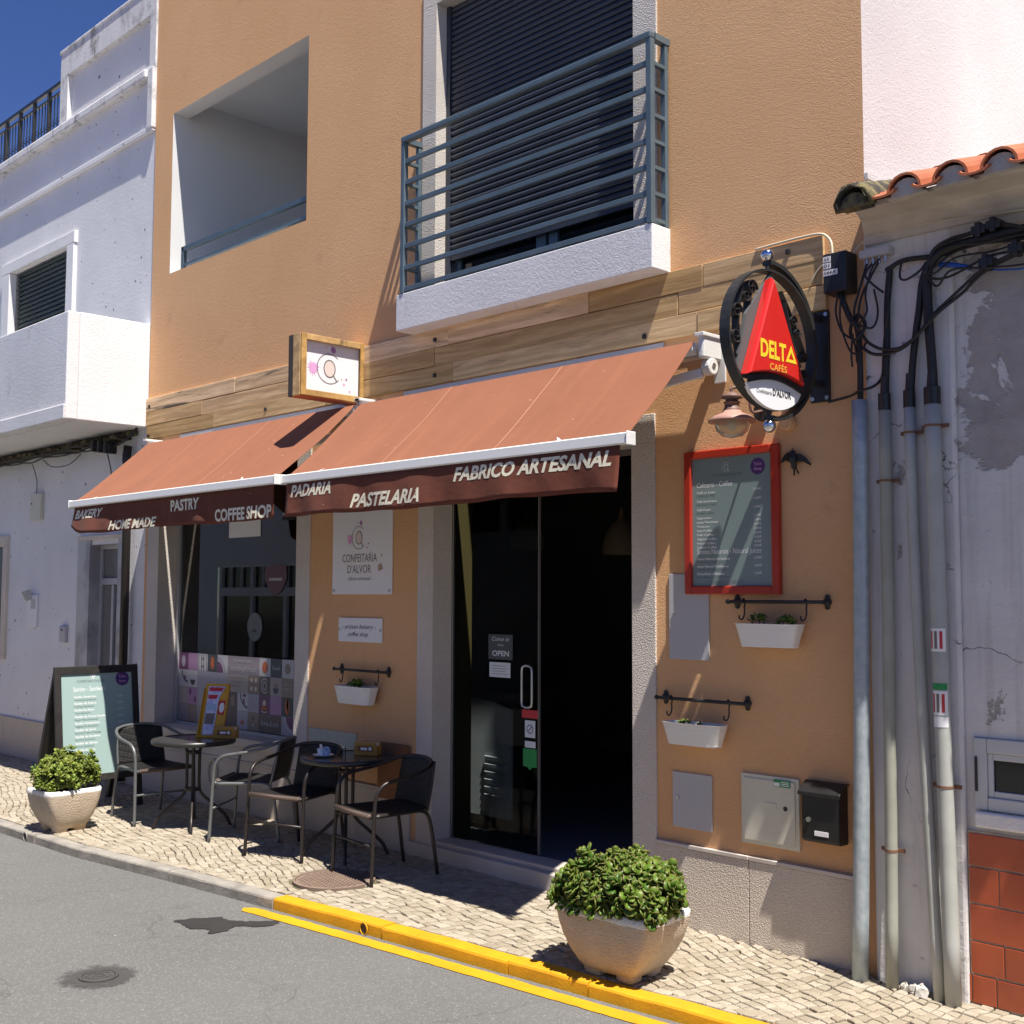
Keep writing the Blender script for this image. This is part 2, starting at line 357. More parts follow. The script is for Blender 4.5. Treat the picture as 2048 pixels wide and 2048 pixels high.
def glass(name, tint, gloss):
    m = bpy.data.materials.new(name); m.use_nodes = True; N = m.node_tree.nodes; N.clear(); L = m.node_tree.links.new
    t = N.new("ShaderNodeBsdfTransparent"); t.inputs[0].default_value = rgb(tint)
    g = N.new("ShaderNodeBsdfGlossy"); g.inputs['Roughness'].default_value = .015
    fr = N.new("ShaderNodeFresnel"); fr.inputs[0].default_value = gloss
    mx = N.new("ShaderNodeMixShader"); L(fr.outputs[0], mx.inputs[0]); L(t.outputs[0], mx.inputs[1]); L(g.outputs[0], mx.inputs[2])
    o = N.new("ShaderNodeOutputMaterial"); L(mx.outputs[0], o.inputs[0]); MATS[name] = m
glass('shop_glass', (.42, .44, .43), 1.85); glass('door_glass', (.55, .57, .56), 1.14); glass('clear_glass', (.85, .87, .86), 1.45)
glass('lamp_globe', (.85, .82, .74), 1.2)
def milky():
    m = MATS['lamp_globe']; N = m.node_tree.nodes; L = m.node_tree.links.new; o = [n for n in N if n.type == 'OUTPUT_MATERIAL'][0]; src = o.inputs[0].links[0].from_socket
    d_ = N.new("ShaderNodeBsdfDiffuse"); d_.inputs[0].default_value = (.62, .52, .38, 1); mx = N.new("ShaderNodeMixShader"); mx.inputs[0].default_value = .38
    L(src, mx.inputs[1]); L(d_.outputs[0], mx.inputs[2]); L(mx.outputs[0], o.inputs[0])
milky()

# ------------------------------------------------------------------ geometry helpers
ORG = {}
class B:
    def __init__(s): s.v = []; s.f = []
    def add(s, vs, fs):
        n = len(s.v); s.v += [V(p) for p in vs]; s.f += [tuple(i + n for i in f) for f in fs]; return s
    def box(s, x0, y0, z0, x1, y1, z1):
        return s.add([(x0, y0, z0), (x1, y0, z0), (x1, y1, z0), (x0, y1, z0), (x0, y0, z1), (x1, y0, z1), (x1, y1, z1), (x0, y1, z1)],
                     [(0, 3, 2, 1), (4, 5, 6, 7), (0, 1, 5, 4), (1, 2, 6, 5), (2, 3, 7, 6), (3, 0, 4, 7)])
    def bar(s, p, q, w, h, up=(0, 0, 1)):
        p, q, up = V(p), V(q), V(up); d = (q - p).normalized(); a = d.cross(up).normalized(); u = a.cross(d)
        a *= w / 2; u *= h / 2
        return s.add([p - a - u, p + a - u, p + a + u, p - a + u, q - a - u, q + a - u, q + a + u, q - a + u],
                     [(0, 1, 2, 3), (7, 6, 5, 4), (0, 4, 5, 1), (1, 5, 6, 2), (2, 6, 7, 3), (3, 7, 4, 0)])
    def quad(s, a, b, c, d): return s.add([a, b, c, d], [(0, 1, 2, 3)])
    def prism(s, pts, off):
        n = len(pts); off = V(off); P = [V(p) for p in pts]
        return s.add(P + [p + off for p in P], [tuple(range(n))[::-1], tuple(range(n, 2 * n))] + [(i, (i + 1) % n, n + (i + 1) % n, n + i) for i in range(n)])
    def loft(s, rings, cap0=True, cap1=True, closed=True):
        n = len(rings[0]); vs = [p for r in rings for p in r]; fs = []
        for k in range(len(rings) - 1):
            for i in range(n if closed else n - 1):
                j = (i + 1) % n; fs.append((k * n + i, k * n + j, (k + 1) * n + j, (k + 1) * n + i))
        if cap0: fs.append(tuple(range(n))[::-1])
        if cap1: fs.append(tuple(range((len(rings) - 1) * n, len(rings) * n)))
        return s.add(vs, fs)
    def tube(s, pts, r, n=8, closed=False, sub=0):
        P = [V(p) for p in pts]
        if sub: P = spline(P, sub, closed)
        m = len(P); rr = r if isinstance(r, (list, tuple)) else [r] * m
        if len(rr) != m: rr = [rr[int(i * (len(rr) - 1) / max(1, m - 1))] for i in range(m)]
        T = []
        for i in range(m):
            a = P[(i - 1) % m] if (closed or i > 0) else P[i]; b = P[(i + 1) % m] if (closed or i < m - 1) else P[i]
            T.append((b - a).normalized())
        u = T[0].orthogonal().normalized(); rings = []
        for i in range(m):
            if i: u = (T[i - 1].rotation_difference(T[i]) @ u); u = (u - T[i] * u.dot(T[i])).normalized()
            w_ = T[i].cross(u)
            rings.append([P[i] + (u * math.cos(a) + w_ * math.sin(a)) * rr[i] for a in (2 * math.pi * k / n for k in range(n))])
        if closed: rings.append(rings[0]); return s.loft(rings, False, False)
        return s.loft(rings)
    def cyl(s, p, q, r, n=16, r2=None): return s.tube([p, q], [r, r if r2 is None else r2], n)
    def lathe(s, c, prof, n=20, axis='Z', cap=False):
        c = V(c); rings = []
        for r, h in prof:
            rg = []
            for k in range(n):
                a = 2 * math.pi * k / n; x, y = r * math.cos(a), r * math.sin(a)
                rg.append(c + (V((x, y, h)) if axis == 'Z' else V((h, x, y)) if axis == 'X' else V((x, h, y))))
            rings.append(rg)
        return s.loft(rings, cap, cap)
    def ball(s, c, r, n=14):
        return s.lathe(c, [(max(1e-4, r * math.sin(math.pi * k / n)), -r * math.cos(math.pi * k / n)) for k in range(n + 1)], n + 4)
    def grid(s, P, thick=None):
        n, m = len(P), len(P[0]); vs = [V(p) for row in P for p in row]
        fs = [(i * m + j, i * m + j + 1, (i + 1) * m + j + 1, (i + 1) * m + j) for i in range(n - 1) for j in range(m - 1)]
        s.add(vs, fs)
        if thick is not None:
            t = V(thick); k = len(vs); s.add([p + t for p in vs], [f[::-1] for f in fs])
            b0 = len(s.v) - 2 * k; edge = [j for j in range(m)] + [i * m + m - 1 for i in range(1, n)] + [(n - 1) * m + j for j in range(m - 2, -1, -1)] + [i * m for i in range(n - 2, 0, -1)]
            for a, b in zip(edge, edge[1:] + edge[:1]): s.f.append((b0 + a, b0 + k + a, b0 + k + b, b0 + b))
        return s
    def mesh(s, off=V((0, 0, 0)), name='m'):
        me = bpy.data.meshes.new(name); me.from_pydata([tuple(p - off) for p in s.v], [], s.f); me.update(); return me
    def o(s, name, mt, parent=None, smooth=False, bevel=0, local=False, label=None, cat=None, group=None, kind=None):
        if parent is None:
            xs = [p.x for p in s.v]; ys = [p.y for p in s.v]; zs = [p.z for p in s.v]
            off = V(((min(xs) + max(xs)) / 2, (min(ys) + max(ys)) / 2, min(zs)))
        else: off = V((0, 0, 0)) if local else ORG.get(parent.name, V((0, 0, 0)))
        me = s.mesh(off, name); me.materials.append(MATS[mt])
        if smooth: me.polygons.foreach_set('use_smooth', [True] * len(me.polygons))
        ob = bpy.data.objects.new(name, me); COL.objects.link(ob)
        if parent is None: ob.location = off
        else: ob.parent = parent
        ORG[ob.name] = off
        if bevel:
            bm = ob.modifiers.new('bevel', 'BEVEL'); bm.width = bevel; bm.segments = 2; bm.limit_method = 'ANGLE'; bm.angle_limit = R(40)
        tag(ob, label, cat, group, kind); return ob
def tag(ob, label=None, cat=None, group=None, kind=None):
    for k, v_ in (('label', label), ('category', cat), ('group', group), ('kind', kind)):
        if v_: ob[k] = v_
    return ob
def thing(name, label, cat, loc, rotz=0, group=None):
    e = bpy.data.objects.new(name, None); COL.objects.link(e); e.empty_display_size = .1
    e.location = loc; e.rotation_euler = (0, 0, rotz); ORG[e.name] = V(loc); return tag(e, label, cat, group)
def spline(P, sub, closed=False):
    out = []; n = len(P)
    for i in range(n if closed else n - 1):
        p0 = P[(i - 1) % n] if closed or i else P[0]; p1 = P[i]; p2 = P[(i + 1) % n]; p3 = P[(i + 2) % n] if closed or i < n - 2 else P[n - 1]
        for k in range(sub):
            t = k / sub
            out.append(.5 * ((2 * p1) + (p2 - p0) * t + (2 * p0 - 5 * p1 + 4 * p2 - p3) * t * t + (3 * p1 - p0 - 3 * p2 + p3) * t ** 3))
    if not closed: out.append(P[-1])
    return out
X, Y, Z = V((1, 0, 0)), V((0, 1, 0)), V((0, 0, 1))
def text_mesh(body, size, bold=0, shear=0, align='LEFT'):
    cu = bpy.data.curves.new('txt', 'FONT'); cu.body = body; cu.size = size; cu.offset = bold; cu.shear = shear; cu.align_x = align
    cu.resolution_u = 3; cu.fill_mode = 'FRONT'
    ob = bpy.data.objects.new('txt', cu); me = ob.to_mesh()
    vs = [v_.co.copy() for v_ in me.vertices]; fs = [tuple(p.vertices) for p in me.polygons]
    ob.to_mesh_clear(); bpy.data.objects.remove(ob); bpy.data.curves.remove(cu)
    return vs, fs
def text(body, height, mt, parent, at, right=X, up=Z, width=None, bold=0, shear=0, align='LEFT', b=None, warp=None, name='lettering', local=False):
    """capital height = height; at = baseline start (or centre); width squeezes the line"""
    vs, fs = text_mesh(body, 1., bold, shear, align)
    if not vs: return None
    x0, x1 = min(v_.x for v_ in vs), max(v_.x for v_ in vs)
    sy = height / .70; sx = sy if width is None else width / (x1 - x0)
    bb = b or B(); at = V(at)
    pts = [at + right * ((v_.x - (x0 if align == 'LEFT' else 0)) * sx) + up * (v_.y * sy) for v_ in vs]
    if warp: pts = [warp(p) for p in pts]
    bb.add(pts, fs)
    if b is None: return bb.o(name, mt, parent, local=local)
def arc(b, c, right, up, r, wd, a0, a1, n=28, ry=None):
    c = V(c); ry = ry or r; ins = []; out = []
    for k in range(n + 1):
        a = a0 + (a1 - a0) * k / n; d = (math.cos(a), math.sin(a))
        ins.append(c + right * ((r - wd / 2) * d[0]) + up * ((ry - wd / 2) * d[1])); out.append(c + right * ((r + wd / 2) * d[0]) + up * ((ry + wd / 2) * d[1]))
    b.add(ins + out, [(k, k + 1, n + 2 + k, n + 1 + k)[::-1] for k in range(n)])
def disc(b, c, right, up, r, ry=None, n=20, jit=0, seed=0):
    rr = random.Random(seed); c = V(c); ry = ry or r
    pts = []
    for k in range(n):
        a = 2 * math.pi * k / n; q = 1 + (jit * (rr.random() - .3) if jit else 0)
        pts.append(c + right * (r * q * math.cos(a)) + up * (ry * q * math.sin(a)))
    b.add(pts, [tuple(range(n))])
def holes_wall(b, x0, x1, z0, z1, holes, y=0.):
    xs = sorted({x0, x1, *[h[0] for h in holes], *[h[1] for h in holes]}); zs = sorted({z0, z1, *[h[2] for h in holes], *[h[3] for h in holes]})
    xs = [x for x in xs if x0 <= x <= x1]; zs = [z for z in zs if z0 <= z <= z1]
    for i in range(len(xs) - 1):
        for k in range(len(zs) - 1):
            cx, cz = (xs[i] + xs[i + 1]) / 2, (zs[k] + zs[k + 1]) / 2
            if any(h[0] < cx < h[1] and h[2] < cz < h[3] for h in holes): continue
            b.quad((xs[i], y, zs[k]), (xs[i + 1], y, zs[k]), (xs[i + 1], y, zs[k + 1]), (xs[i], y, zs[k + 1]))
def reveal(b, x0, x1, z0, z1, y0, y1, sides='LRTB'):
    if 'L' in sides: b.quad((x0, y0, z0), (x0, y1, z0), (x0, y1, z1), (x0, y0, z1))
    if 'R' in sides: b.quad((x1, y1, z0), (x1, y0, z0), (x1, y0, z1), (x1, y1, z1))
    if 'T' in sides: b.quad((x0, y0, z1), (x0, y1, z1), (x1, y1, z1), (x1, y0, z1))
    if 'B' in sides: b.quad((x0, y1, z0), (x0, y0, z0), (x1, y0, z0), (x1, y1, z0))

# ------------------------------------------------------------------ ground shape
def zx(x):
    s = -.0145 * (min(x, 1.5) + 4.5); return .022 - math.log1p(math.exp(min(60, (.022 - s) * 200))) / 200
def zg(x, y): return zx(x) + .012 * y
KP = [(-40, -1.9), (-16, -1.72), (-10, -1.655), (-8.5, -1.61), (-7.34, -1.475), (-6.22, -1.366), (-5.06, -1.232), (-4.26, -1.145), (-3.06, -1.01), (0, -.66), (6, .1)]
def yk(x):
    for (a, ya), (c, yc) in zip(KP, KP[1:]):
        if a <= x <= c: return ya + (yc - ya) * (x - a) / (c - a)
    return KP[0][1] if x < KP[0][0] else KP[-1][1]
def zr(x): return zg(x, yk(x)) - .07
# ------------------------------------------------------------------ setting: ground, road, pavement, kerb
B().box(-150, -150, -2, 150, 150, -1.2).o('ground', 'asphalt', kind='structure')
b = B(); xs = [-60, -30, -20] + [-16 + .5 * i for i in range(45)] + [12, 40]
b.grid([[(x, -45, zr(x)) for x in xs], [(x, -12, zr(x)) for x in xs], [(x, -5, zr(x)) for x in xs], [(x, yk(x) + .06, zr(x)) for x in xs]])
b.o('road', 'asphalt', kind='structure')
# oil stain, tar ring and road manhole
b = B(); rr = random.Random(3); pts = []
for (x, y) in [(-6.45, -1.93), (-6.40, -1.80), (-6.34, -1.70), (-6.25, -1.69), (-6.19, -1.67), (-6.11, -1.58), (-6.03, -1.50), (-5.98, -1.56), (-6.02, -1.66), (-6.10, -1.73), (-6.06, -1.82), (-6.07, -1.92), (-6.16, -1.88), (-6.24, -1.95), (-6.34, -1.93)]: pts.append(V((x, y, zr(x) + .004)))
pts = spline(pts, 4, True); pts = [p + V(((rr.random() - .5) * .022, (rr.random() - .5) * .022, 0)) for p in pts]
b.add(pts, [tuple(range(len(pts)))[::-1]]); b.o('road_stain', 'wet_asphalt', kind='structure')
mx, my = -5.79, -2.71; mz = zr(mx)
b = B(); disc(b, (mx, my, mz + .004), X, Y, .26, n=40, jit=.0, seed=5); b.o('road_patch', 'tar_patch_soft', kind='structure')
t = thing('road_valve_cover', 'small round iron cover set in the grey road', 'manhole cover', (mx, my, mz))
b = B(); b.lathe((mx, my, mz), [(.098, .003), (.098, .011), (.082, .011), (.082, .005)], 28); b.o('frame', 'road_iron', t)
b = B(); b.lathe((mx, my, mz), [(.079, .004), (.079, .010), (.002, .010)], 28)
b.lathe((mx, my, mz), [(.062, .0102), (.062, .013), (.052, .013), (.052, .0102)], 24); b.lathe((mx, my, mz), [(.032, .0102), (.032, .013), (.022, .013), (.022, .0102)], 20)
b.o('lid', 'road_iron', t)
# pavement bed
b = B(); xs = [-40, -25] + [-16 + .5 * i for i in range(45)]
b.grid([[(x, yk(x) + .10, zg(x, yk(x)) - .011) for x in xs], [(x, .6, zg(x, 0) - .011) for x in xs]])
pave = b.o('pavement', 'joint_sand', kind='structure'); PO = ORG['pavement']
# cobbles: wavy rows of hand cut cubes
MH = (-6.38, -.83, .265)        # manhole in the pavement
def warp(u, v_):
    x = u + .06 * math.sin(v_ * 2.3 + u * .7) + .02 * math.sin(v_ * 6.1); y = v_ + .08 * math.sin(u * 1.7 + .6 * v_) + .022 * math.sin(u * 5.3 + 1)
    return x, y
rr = random.Random(21); stones = []; P_ = .063; ang = R(-14); ca, sa = math.cos(ang), math.sin(ang)
cor = {}
def corner(i, j):
    if (i, j) not in cor:
        u, v_ = i * P_ + (.5 * P_ if 0 else 0), j * P_ * .92
        q = random.Random(i * 7919 + j * 104729 + 5)
        u += (q.random() - .5) * .022; v_ += (q.random() - .5) * .020
        x, y = warp(u, v_); cor[(i, j)] = (x * ca - y * sa - 5.5, x * sa + y * ca)
    return cor[(i, j)]
for i in range(-200, 140):
    for j in range(-105, 105):
        c4 = [corner(i, j), corner(i + 1, j), corner(i + 1, j + 1), corner(i, j + 1)]
        cx = sum(p[0] for p in c4) / 4; cy = sum(p[1] for p in c4) / 4
        if cx < -14.5 or cx > -.6 or cy > -.005 or cy < yk(cx) + .135: continue
        if cx > -3.0 and cy > -.02: continue
        if math.hypot(cx - MH[0], cy - MH[1]) < MH[2] + .035: continue
        depth = -cx * .712 + (cy + 5.5) * .702
        if depth < 2.6: continue
        stones.append((depth, cx, cy, c4))
# border row of stones along the kerb
x = -14.0
while x < -.8:
    wd = .075 + rr.random() * .03; y0, y1 = yk(x) + .106, yk(x + wd) + .106
    stones.append((-x * .712 + (y0 + 5.5) * .702, x + wd / 2, y0 + .03, [(x, y0), (x + wd, y1), (x + wd, y1 + .062 + rr.random() * .01), (x, y0 + .062 + rr.random() * .01)])); x += wd
def in_view(cx, cy):
    d = -cx * .712 + (cy + 5.5) * .702; lx = cx * .702 + (cy + 5.5) * .712
    if d < 1: return False
    px = 1024 + 2350 * lx / d; py = 1024 - 2350 * ((zg(cx, cy) - 1.8535) / d - .072)
    return -20 < px < 2060 and py < 2060
stones.sort(key=lambda s: (not in_view(s[1], s[2]), s[0]))
def stone(bb, c4, cx, cy, q, tints):
    P8 = []
    for k in range(4):
        a, c = c4[k], c4[(k + 1) % 4]
        P8.append(a); f = .5 + (q.random() - .5) * .3
        P8.append((a[0] + (c[0] - a[0]) * f + (q.random() - .5) * .011, a[1] + (c[1] - a[1]) * f + (q.random() - .5) * .011))
    top = (q.random() - .5) * .008; tx, ty = (q.random() - .5) * .05, (q.random() - .5) * .05
    z0 = zg(cx, cy)
    def ring(s_, dz): return [V((cx + (p[0] - cx) * s_, cy + (p[1] - cy) * s_, z0 + dz + (p[0] - cx) * tx + (p[1] - cy) * ty)) for p in P8]
    k = .93 if q.random() < .8 else .87
    n0 = len(bb.v)
    bb.loft([ring(k, -.03), ring(k, top - .006), ring(k * .955, top - .001), ring(k * .78, top + .0012)], False, True)
    tt = q.random() ** .8
    if q.random() < .07: tt *= .2
    tints += [tt] * (len(bb.v) - n0)
def tint_attr(me, tints):
    at = me.attributes.new('tint', 'FLOAT', 'POINT'); at.data.foreach_set('value', tints)
rest = B(); rt = []
for n, (d, cx, cy, c4) in enumerate(stones):
    q = random.Random(n * 31 + 7)
    if n < 300:
        bb = B(); tt = []; stone(bb, c4, cx, cy, q, tt); ob = bb.o('cobblestone', 'limestone_cobble', pave); tint_attr(ob.data, tt)
    else: stone(rest, c4, cx, cy, q, rt)
ob = rest.o('cobblestones', 'limestone_cobble', pave, kind='stuff'); tint_attr(ob.data, rt)
# kerb of long stones, yellow painted from the cafe door onwards
kerb = bpy.data.objects.new('kerb', None); COL.objects.link(kerb); kerb['kind'] = 'structure'; ORG['kerb'] = V((0, 0, 0))
joints = [-30, -22, -16, -14.6, -13.3, -12.1, -11.0, -9.95, -9.18, -8.47, -7.37, -6.27, -5.33, -4.42, -3.92, -3.0, -2.0, -1.0, .5, 3]
rr = random.Random(9)
for a, c in zip(joints, joints[1:]):
    b = B(); n = max(2, int((c - a) / .12)); g = .004; dz = (rr.random() - .5) * .006; dy = (rr.random() - .5) * .008
    rings = []
    for k in range(n + 1):
        x = a + g + (c - a - 2 * g) * k / n; y = yk(x) + dy + (rr.random() - .5) * .004; z = zg(x, yk(x)) + dz + (rr.random() - .5) * .003; zb = zr(x) - .05
        e = (rr.random() - .5) * .004
        rings.append([V(p) for p in ((x, y, zb), (x, y, z - .014 + e), (x, y + .005, z - .004), (x, y + .016, z), (x, y + .098, z + .001), (x, y + .1, zb))])
    b.loft(rings); b.o('kerb_stone', 'yellow_paint' if a > -6.4 else 'kerb_stone_grey', kerb)
# drain mouths in the kerb face
for x, nm in ((-5.47, 'a'), (-9.33, 'b')):
    t = thing('kerb_drain_pipe', 'dark round drain mouth with ragged rim in the %s kerb' % ('yellow' if x > -6 else 'bare grey'), 'drain', (x, yk(x), zr(x)))
    b = B(); b.lathe((x, yk(x) - .003, zr(x) + .034), [(.036, -.006), (.036, .0), (.030, .0), (.030, -.006), (.036, -.006)], 18, 'Y'); b.o('rim', 'yellow_paint' if x > -6 else 'kerb_stone_grey', t)
    b = B(); b.lathe((x, yk(x) - .0045, zr(x) + .034), [(.030, 0), (.001, .001)], 18, 'Y'); b.o('mouth', 'ink', t)
# yellow road line
b = B(); rr = random.Random(4); n = 130; L0, L1 = [], []
for k in range(n + 1):
    x = -6.42 + 6.5 * k / n; base = yk(x) - .045
    L0.append((x, base - .100 + (rr.random() - .5) * .007 + (0 if k else .05), zr(x) + .004)); L1.append((x + (.05 if k == 0 else 0), base + (rr.random() - .5) * .010, zr(x) + .004))
b.grid([L0, L1]); b.o('road_marking', 'yellow_line', kind='structure')
# pavement manhole
mz = zg(MH[0], MH[1])
t = thing('pavement_manhole_cover', 'round rusty brown manhole cover with a grip pattern in the cobbles', 'manhole cover', (MH[0], MH[1], mz))
b = B(); b.lathe((MH[0], MH[1], mz), [(.268, -.03), (.268, .004), (.252, .004), (.252, -.004)], 44); b.o('rim', 'manhole_iron', t)
b = B(); b.lathe((MH[0], MH[1], mz), [(.249, -.02), (.249, .0), (.001, .0)], 44); lid = b.o('lid', 'manhole_iron', t)
b = B()
for i in range(-9, 10):
    for j in range(-9, 10):
        x, y = i * .026, j * .026
        if math.hypot(x, y) > .232: continue
        l, s_ = (.0095, .0045) if (i + j) % 2 else (.0045, .0095)
        a = R(32); ux, uy = V((math.cos(a), math.sin(a), 0)), V((-math.sin(a), math.cos(a), 0)); c = V((MH[0], MH[1], mz)) + ux * x + uy * y
        b.prism([c - ux * l - uy * s_, c + ux * l - uy * s_, c + ux * l + uy * s_, c - ux * l + uy * s_], (0, 0, .005))
b.o('grip_studs', 'manhole_iron', lid, kind='stuff')

# ------------------------------------------------------------------ the cafe building
cafe = thing('cafe_building', 'terracotta orange rendered cafe building with a French balcony above the shop door', 'building', (-6.83, 0, 0))
LG = (-10.325, -8.03, 4.972, 6.566); BW = (-6.375, -4.515, 4.04, 6.225); SW = (-10.39, -8.083, .64, 3.08); DR = (-6.37, -4.54, .02, 2.78)
b = B(); holes_wall(b, -10.68, -2.975, -.1, 9.2, [LG, BW, SW, DR])
b.quad((-10.68, .3, -.1), (-10.68, 0, -.1), (-10.68, 0, 9.2), (-10.68, .3, 9.2)); b.o('wall', 'orange_render', cafe)
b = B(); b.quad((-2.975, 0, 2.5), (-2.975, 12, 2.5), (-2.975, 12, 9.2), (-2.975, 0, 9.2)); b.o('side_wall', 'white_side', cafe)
B().box(-2.972, .0, 4.03, -2.955, 12, 4.06).o('flashing', 'white_side', cafe)
B().box(-10.68, 0, 9.2, -2.975, 12, 9.4).o('roof', 'mortar', cafe)
b = B(); b.quad((-10.68, 12, -.1), (-2.975, 12, -.1), (-2.975, 12, 9.2), (-10.68, 12, 9.2)); b.quad((-10.685, 12, -.1), (-10.685, .3, -.1), (-10.685, .3, 9.2), (-10.685, 12, 9.2)); b.o('rear_wall', 'white_side', cafe)
# loggia
b = B(); reveal(b, *LG, 0, .17, 'TB'); reveal(b, LG[0], -6.9, 4.3, 6.75, .17, 1.7, 'LTRB')
b.quad((LG[0], 0, LG[2]), (LG[0], .17, LG[2]), (LG[0], .17, LG[3]), (LG[0], 0, LG[3])); b.quad((LG[1], .17, LG[2]), (LG[1], 0, LG[2]), (LG[1], 0, LG[3]), (LG[1], .17, LG[3]))
b.quad((LG[0], 1.7, 4.3), (-6.9, 1.7, 4.3), (-6.9, 1.7, 6.75), (LG[0], 1.7, 6.75))
holes_wall(b, LG[0], -6.9, 4.3, 6.75, [LG], .17); b.o('loggia', 'white_inside', cafe)
lr = B().bar((-10.18, .06, 5.19), (-8.03, .06, 5.19), .04, .04).o('loggia_rail', 'steel_blue', cafe)
B().bar((-10.16, .06, 5.03), (-8.03, .06, 5.03), .03, .025).o('lower_bar', 'steel_blue', lr)
B().box(-10.185, .04, 4.972, -10.145, .08, 5.21).o('post', 'steel_blue', lr)
B().box(-8.55, .9, 4.9, -7.9, .93, 5.6).o('loggia_panel', 'olive_paint', cafe)
# balcony
B().box(-6.61, -.18, 3.777, -4.236, -.001, 4.045).o('balcony_slab', 'weathered_white', cafe, bevel=.006)
rail = thing('railing', None, None, (-6.83, 0, 0)); rail.location = (0, 0, 0); rail.parent = cafe
LV = [4.075 + i * (5.185 - 4.075) / 7 for i in range(8)]
B().bar((-6.565, -.165, 5.19), (-4.235, -.165, 5.19), .05, .045).o('top_rail', 'steel_blue', rail, bevel=.01)
for xx in (-6.545, -4.255):
    B().box(xx - .02, -.185, 4.046, xx + .02, -.145, 5.168).o('post', 'steel_blue', rail, bevel=.004)
    B().box(xx - .018, -.045, 4.046, xx + .018, -.012, 5.168).o('wall_post', 'steel_blue', rail, bevel=.004)
    B().bar((xx, -.14, 5.19), (xx, -.003, 5.19), .045, .04).o('side_rail', 'steel_blue', rail)
    for z in LV[:-1]: B().bar((xx, -.145, z), (xx, -.045, z), .03, .022).o('side_bar', 'steel_blue', rail)
for z in LV[:-1]: B().bar((-6.525, -.165, z), (-4.275, -.165, z), .022, .034).o('bar', 'steel_blue', rail, bevel=.003)
# window over the balcony: stone surround, shutter slats, glass
def surround(x0, x1, z0, z1, wd, dep, parts='LRT', pr=-.012, mt='hammered_stone', wr=None):
    wr = wr or wd
    if 'L' in parts: B().box(x0 - wd, pr, z0, x0, dep, z1).o('stone_jamb', mt, cafe, bevel=.004)
    if 'R' in parts: B().box(x1, pr, z0, x1 + wr, dep, z1).o('stone_jamb', mt, cafe, bevel=.004)
    if 'T' in parts: B().box(x0 - wd, pr, z1, x1 + wr, dep, z1 + wd).o('stone_lintel', mt, cafe, bevel=.004)
surround(*BW, .155, .3, wr=.185)
B().box(-6.375, .0855, 4.04, -6.335, .12, 6.225).o('shutter_guide', 'shutter_blue', cafe)
B().box(-4.555, .0855, 4.04, -4.515, .12, 6.225).o('shutter_guide', 'shutter_blue', cafe)
sh = B().box(-6.33, .125, 4.37, -4.56, .135, 6.224).o('shutter', 'shutter_blue', cafe)
sm = None; nsl = 42; pitch = (6.223 - 4.335) / nsl
for k in range(nsl):
    z = 4.335 + k * pitch
    if sm is None:
        bb = B(); prof = [(.124, 0), (.104, .004), (.097, pitch * .45), (.103, pitch * .82), (.124, pitch * .93)]
        bb.loft([[V((x, p[0], z + p[1])) for p in prof] for x in (-6.334, -4.556)]); o0 = bb.o('slat', 'shutter_blue', sh, smooth=False); sm = o0.data
    else:
        o1 = bpy.data.objects.new('slat', sm); COL.objects.link(o1); o1.parent = sh; o1.location = (0, 0, k * pitch)
B().box(-6.33, .10, 4.30, -4.56, .126, 4.333).o('bottom_bar', 'shutter_blue', sh)
wn = B().box(-6.33, .17, 4.045, -4.56, .175, 4.42).o('window', 'dark_glass', cafe)
for a, c in ((-6.33, -6.27), (-5.50, -5.41), (-5.38, -5.30), (-4.62, -4.56)): B().box(a, .145, 4.045, c, .169, 4.42).o('stile', 'steel_blue', wn)
B().box(-6.33, .145, 4.045, -4.56, .168, 4.09).o('bottom_rail', 'steel_blue', wn)
B().box(-6.375, .2, 4.02, -4.515, 1.2, 6.23).o('dark_room', 'interior', cafe)
# shop window
surround(*SW, .22, .205, wr=.193)
B().box(-10.62, -.035, .565, -7.88, .24, .64).o('window_sill', 'smooth_stone', cafe, bevel=.006)
sg = B().box(-10.39, .21, .64, -8.083, .218, 3.08).o('shop_window', 'shop_glass', cafe)
B().box(-10.385, .185, .64, -10.345, .235, 3.08).o('frame_stile', 'door_alu', sg); B().box(-10.345, .185, .64, -8.083, .235, .665).o('frame_rail', 'door_alu', sg)
# door opening: reveals, glazed doors, step
surround(*DR, .17, .17, wr=.18)
B().box(-6.54, .172, .13, -6.372, .37, 2.78).o('inner_jamb', 'olive_paint', cafe)
B().box(-4.54, .085, .13, -4.522, .12, 2.78).o('frame_strip', 'aluminium_white', cafe)
dl = B().box(-6.368, .178, .15, -5.502, .19, 2.78).o('glass_door', 'door_glass', cafe)
B().box(-6.37, .172, .15, -6.355, .196, 2.78).o('edge_rail', 'steel', dl)
B().box(-5.505, .174, .15, -5.498, .194, 2.78).o('edge_rail', 'ink_grey', dl)
hx, hy = -5.567, .13
B().tube([(hx - .045, hy, 1.15), (hx - .04, hy, 1.125), (hx - .015, hy, 1.115), (hx + .02, hy, 1.115), (hx + .045, hy, 1.125), (hx + .05, hy, 1.15), (hx + .05, hy, 1.355), (hx + .045, hy, 1.38), (hx + .02, hy, 1.392), (hx - .015, hy, 1.392), (hx - .04, hy, 1.38), (hx - .045, hy, 1.355)], .0085, 10, closed=True).o('handle', 'steel', dl, smooth=True)
dr2 = B().box(-4.60, .24, .15, -4.588, 1.12, 2.75).o('glass_door', 'door_glass', cafe)
B().box(-6.60, -.045, -.05, -4.365, .02, .115).o('door_step', 'smooth_stone', cafe, bevel=.008)
B().box(-6.54, .021, -.05, -4.365, .5, .14).o('threshold', 'smooth_stone', cafe, bevel=.006)
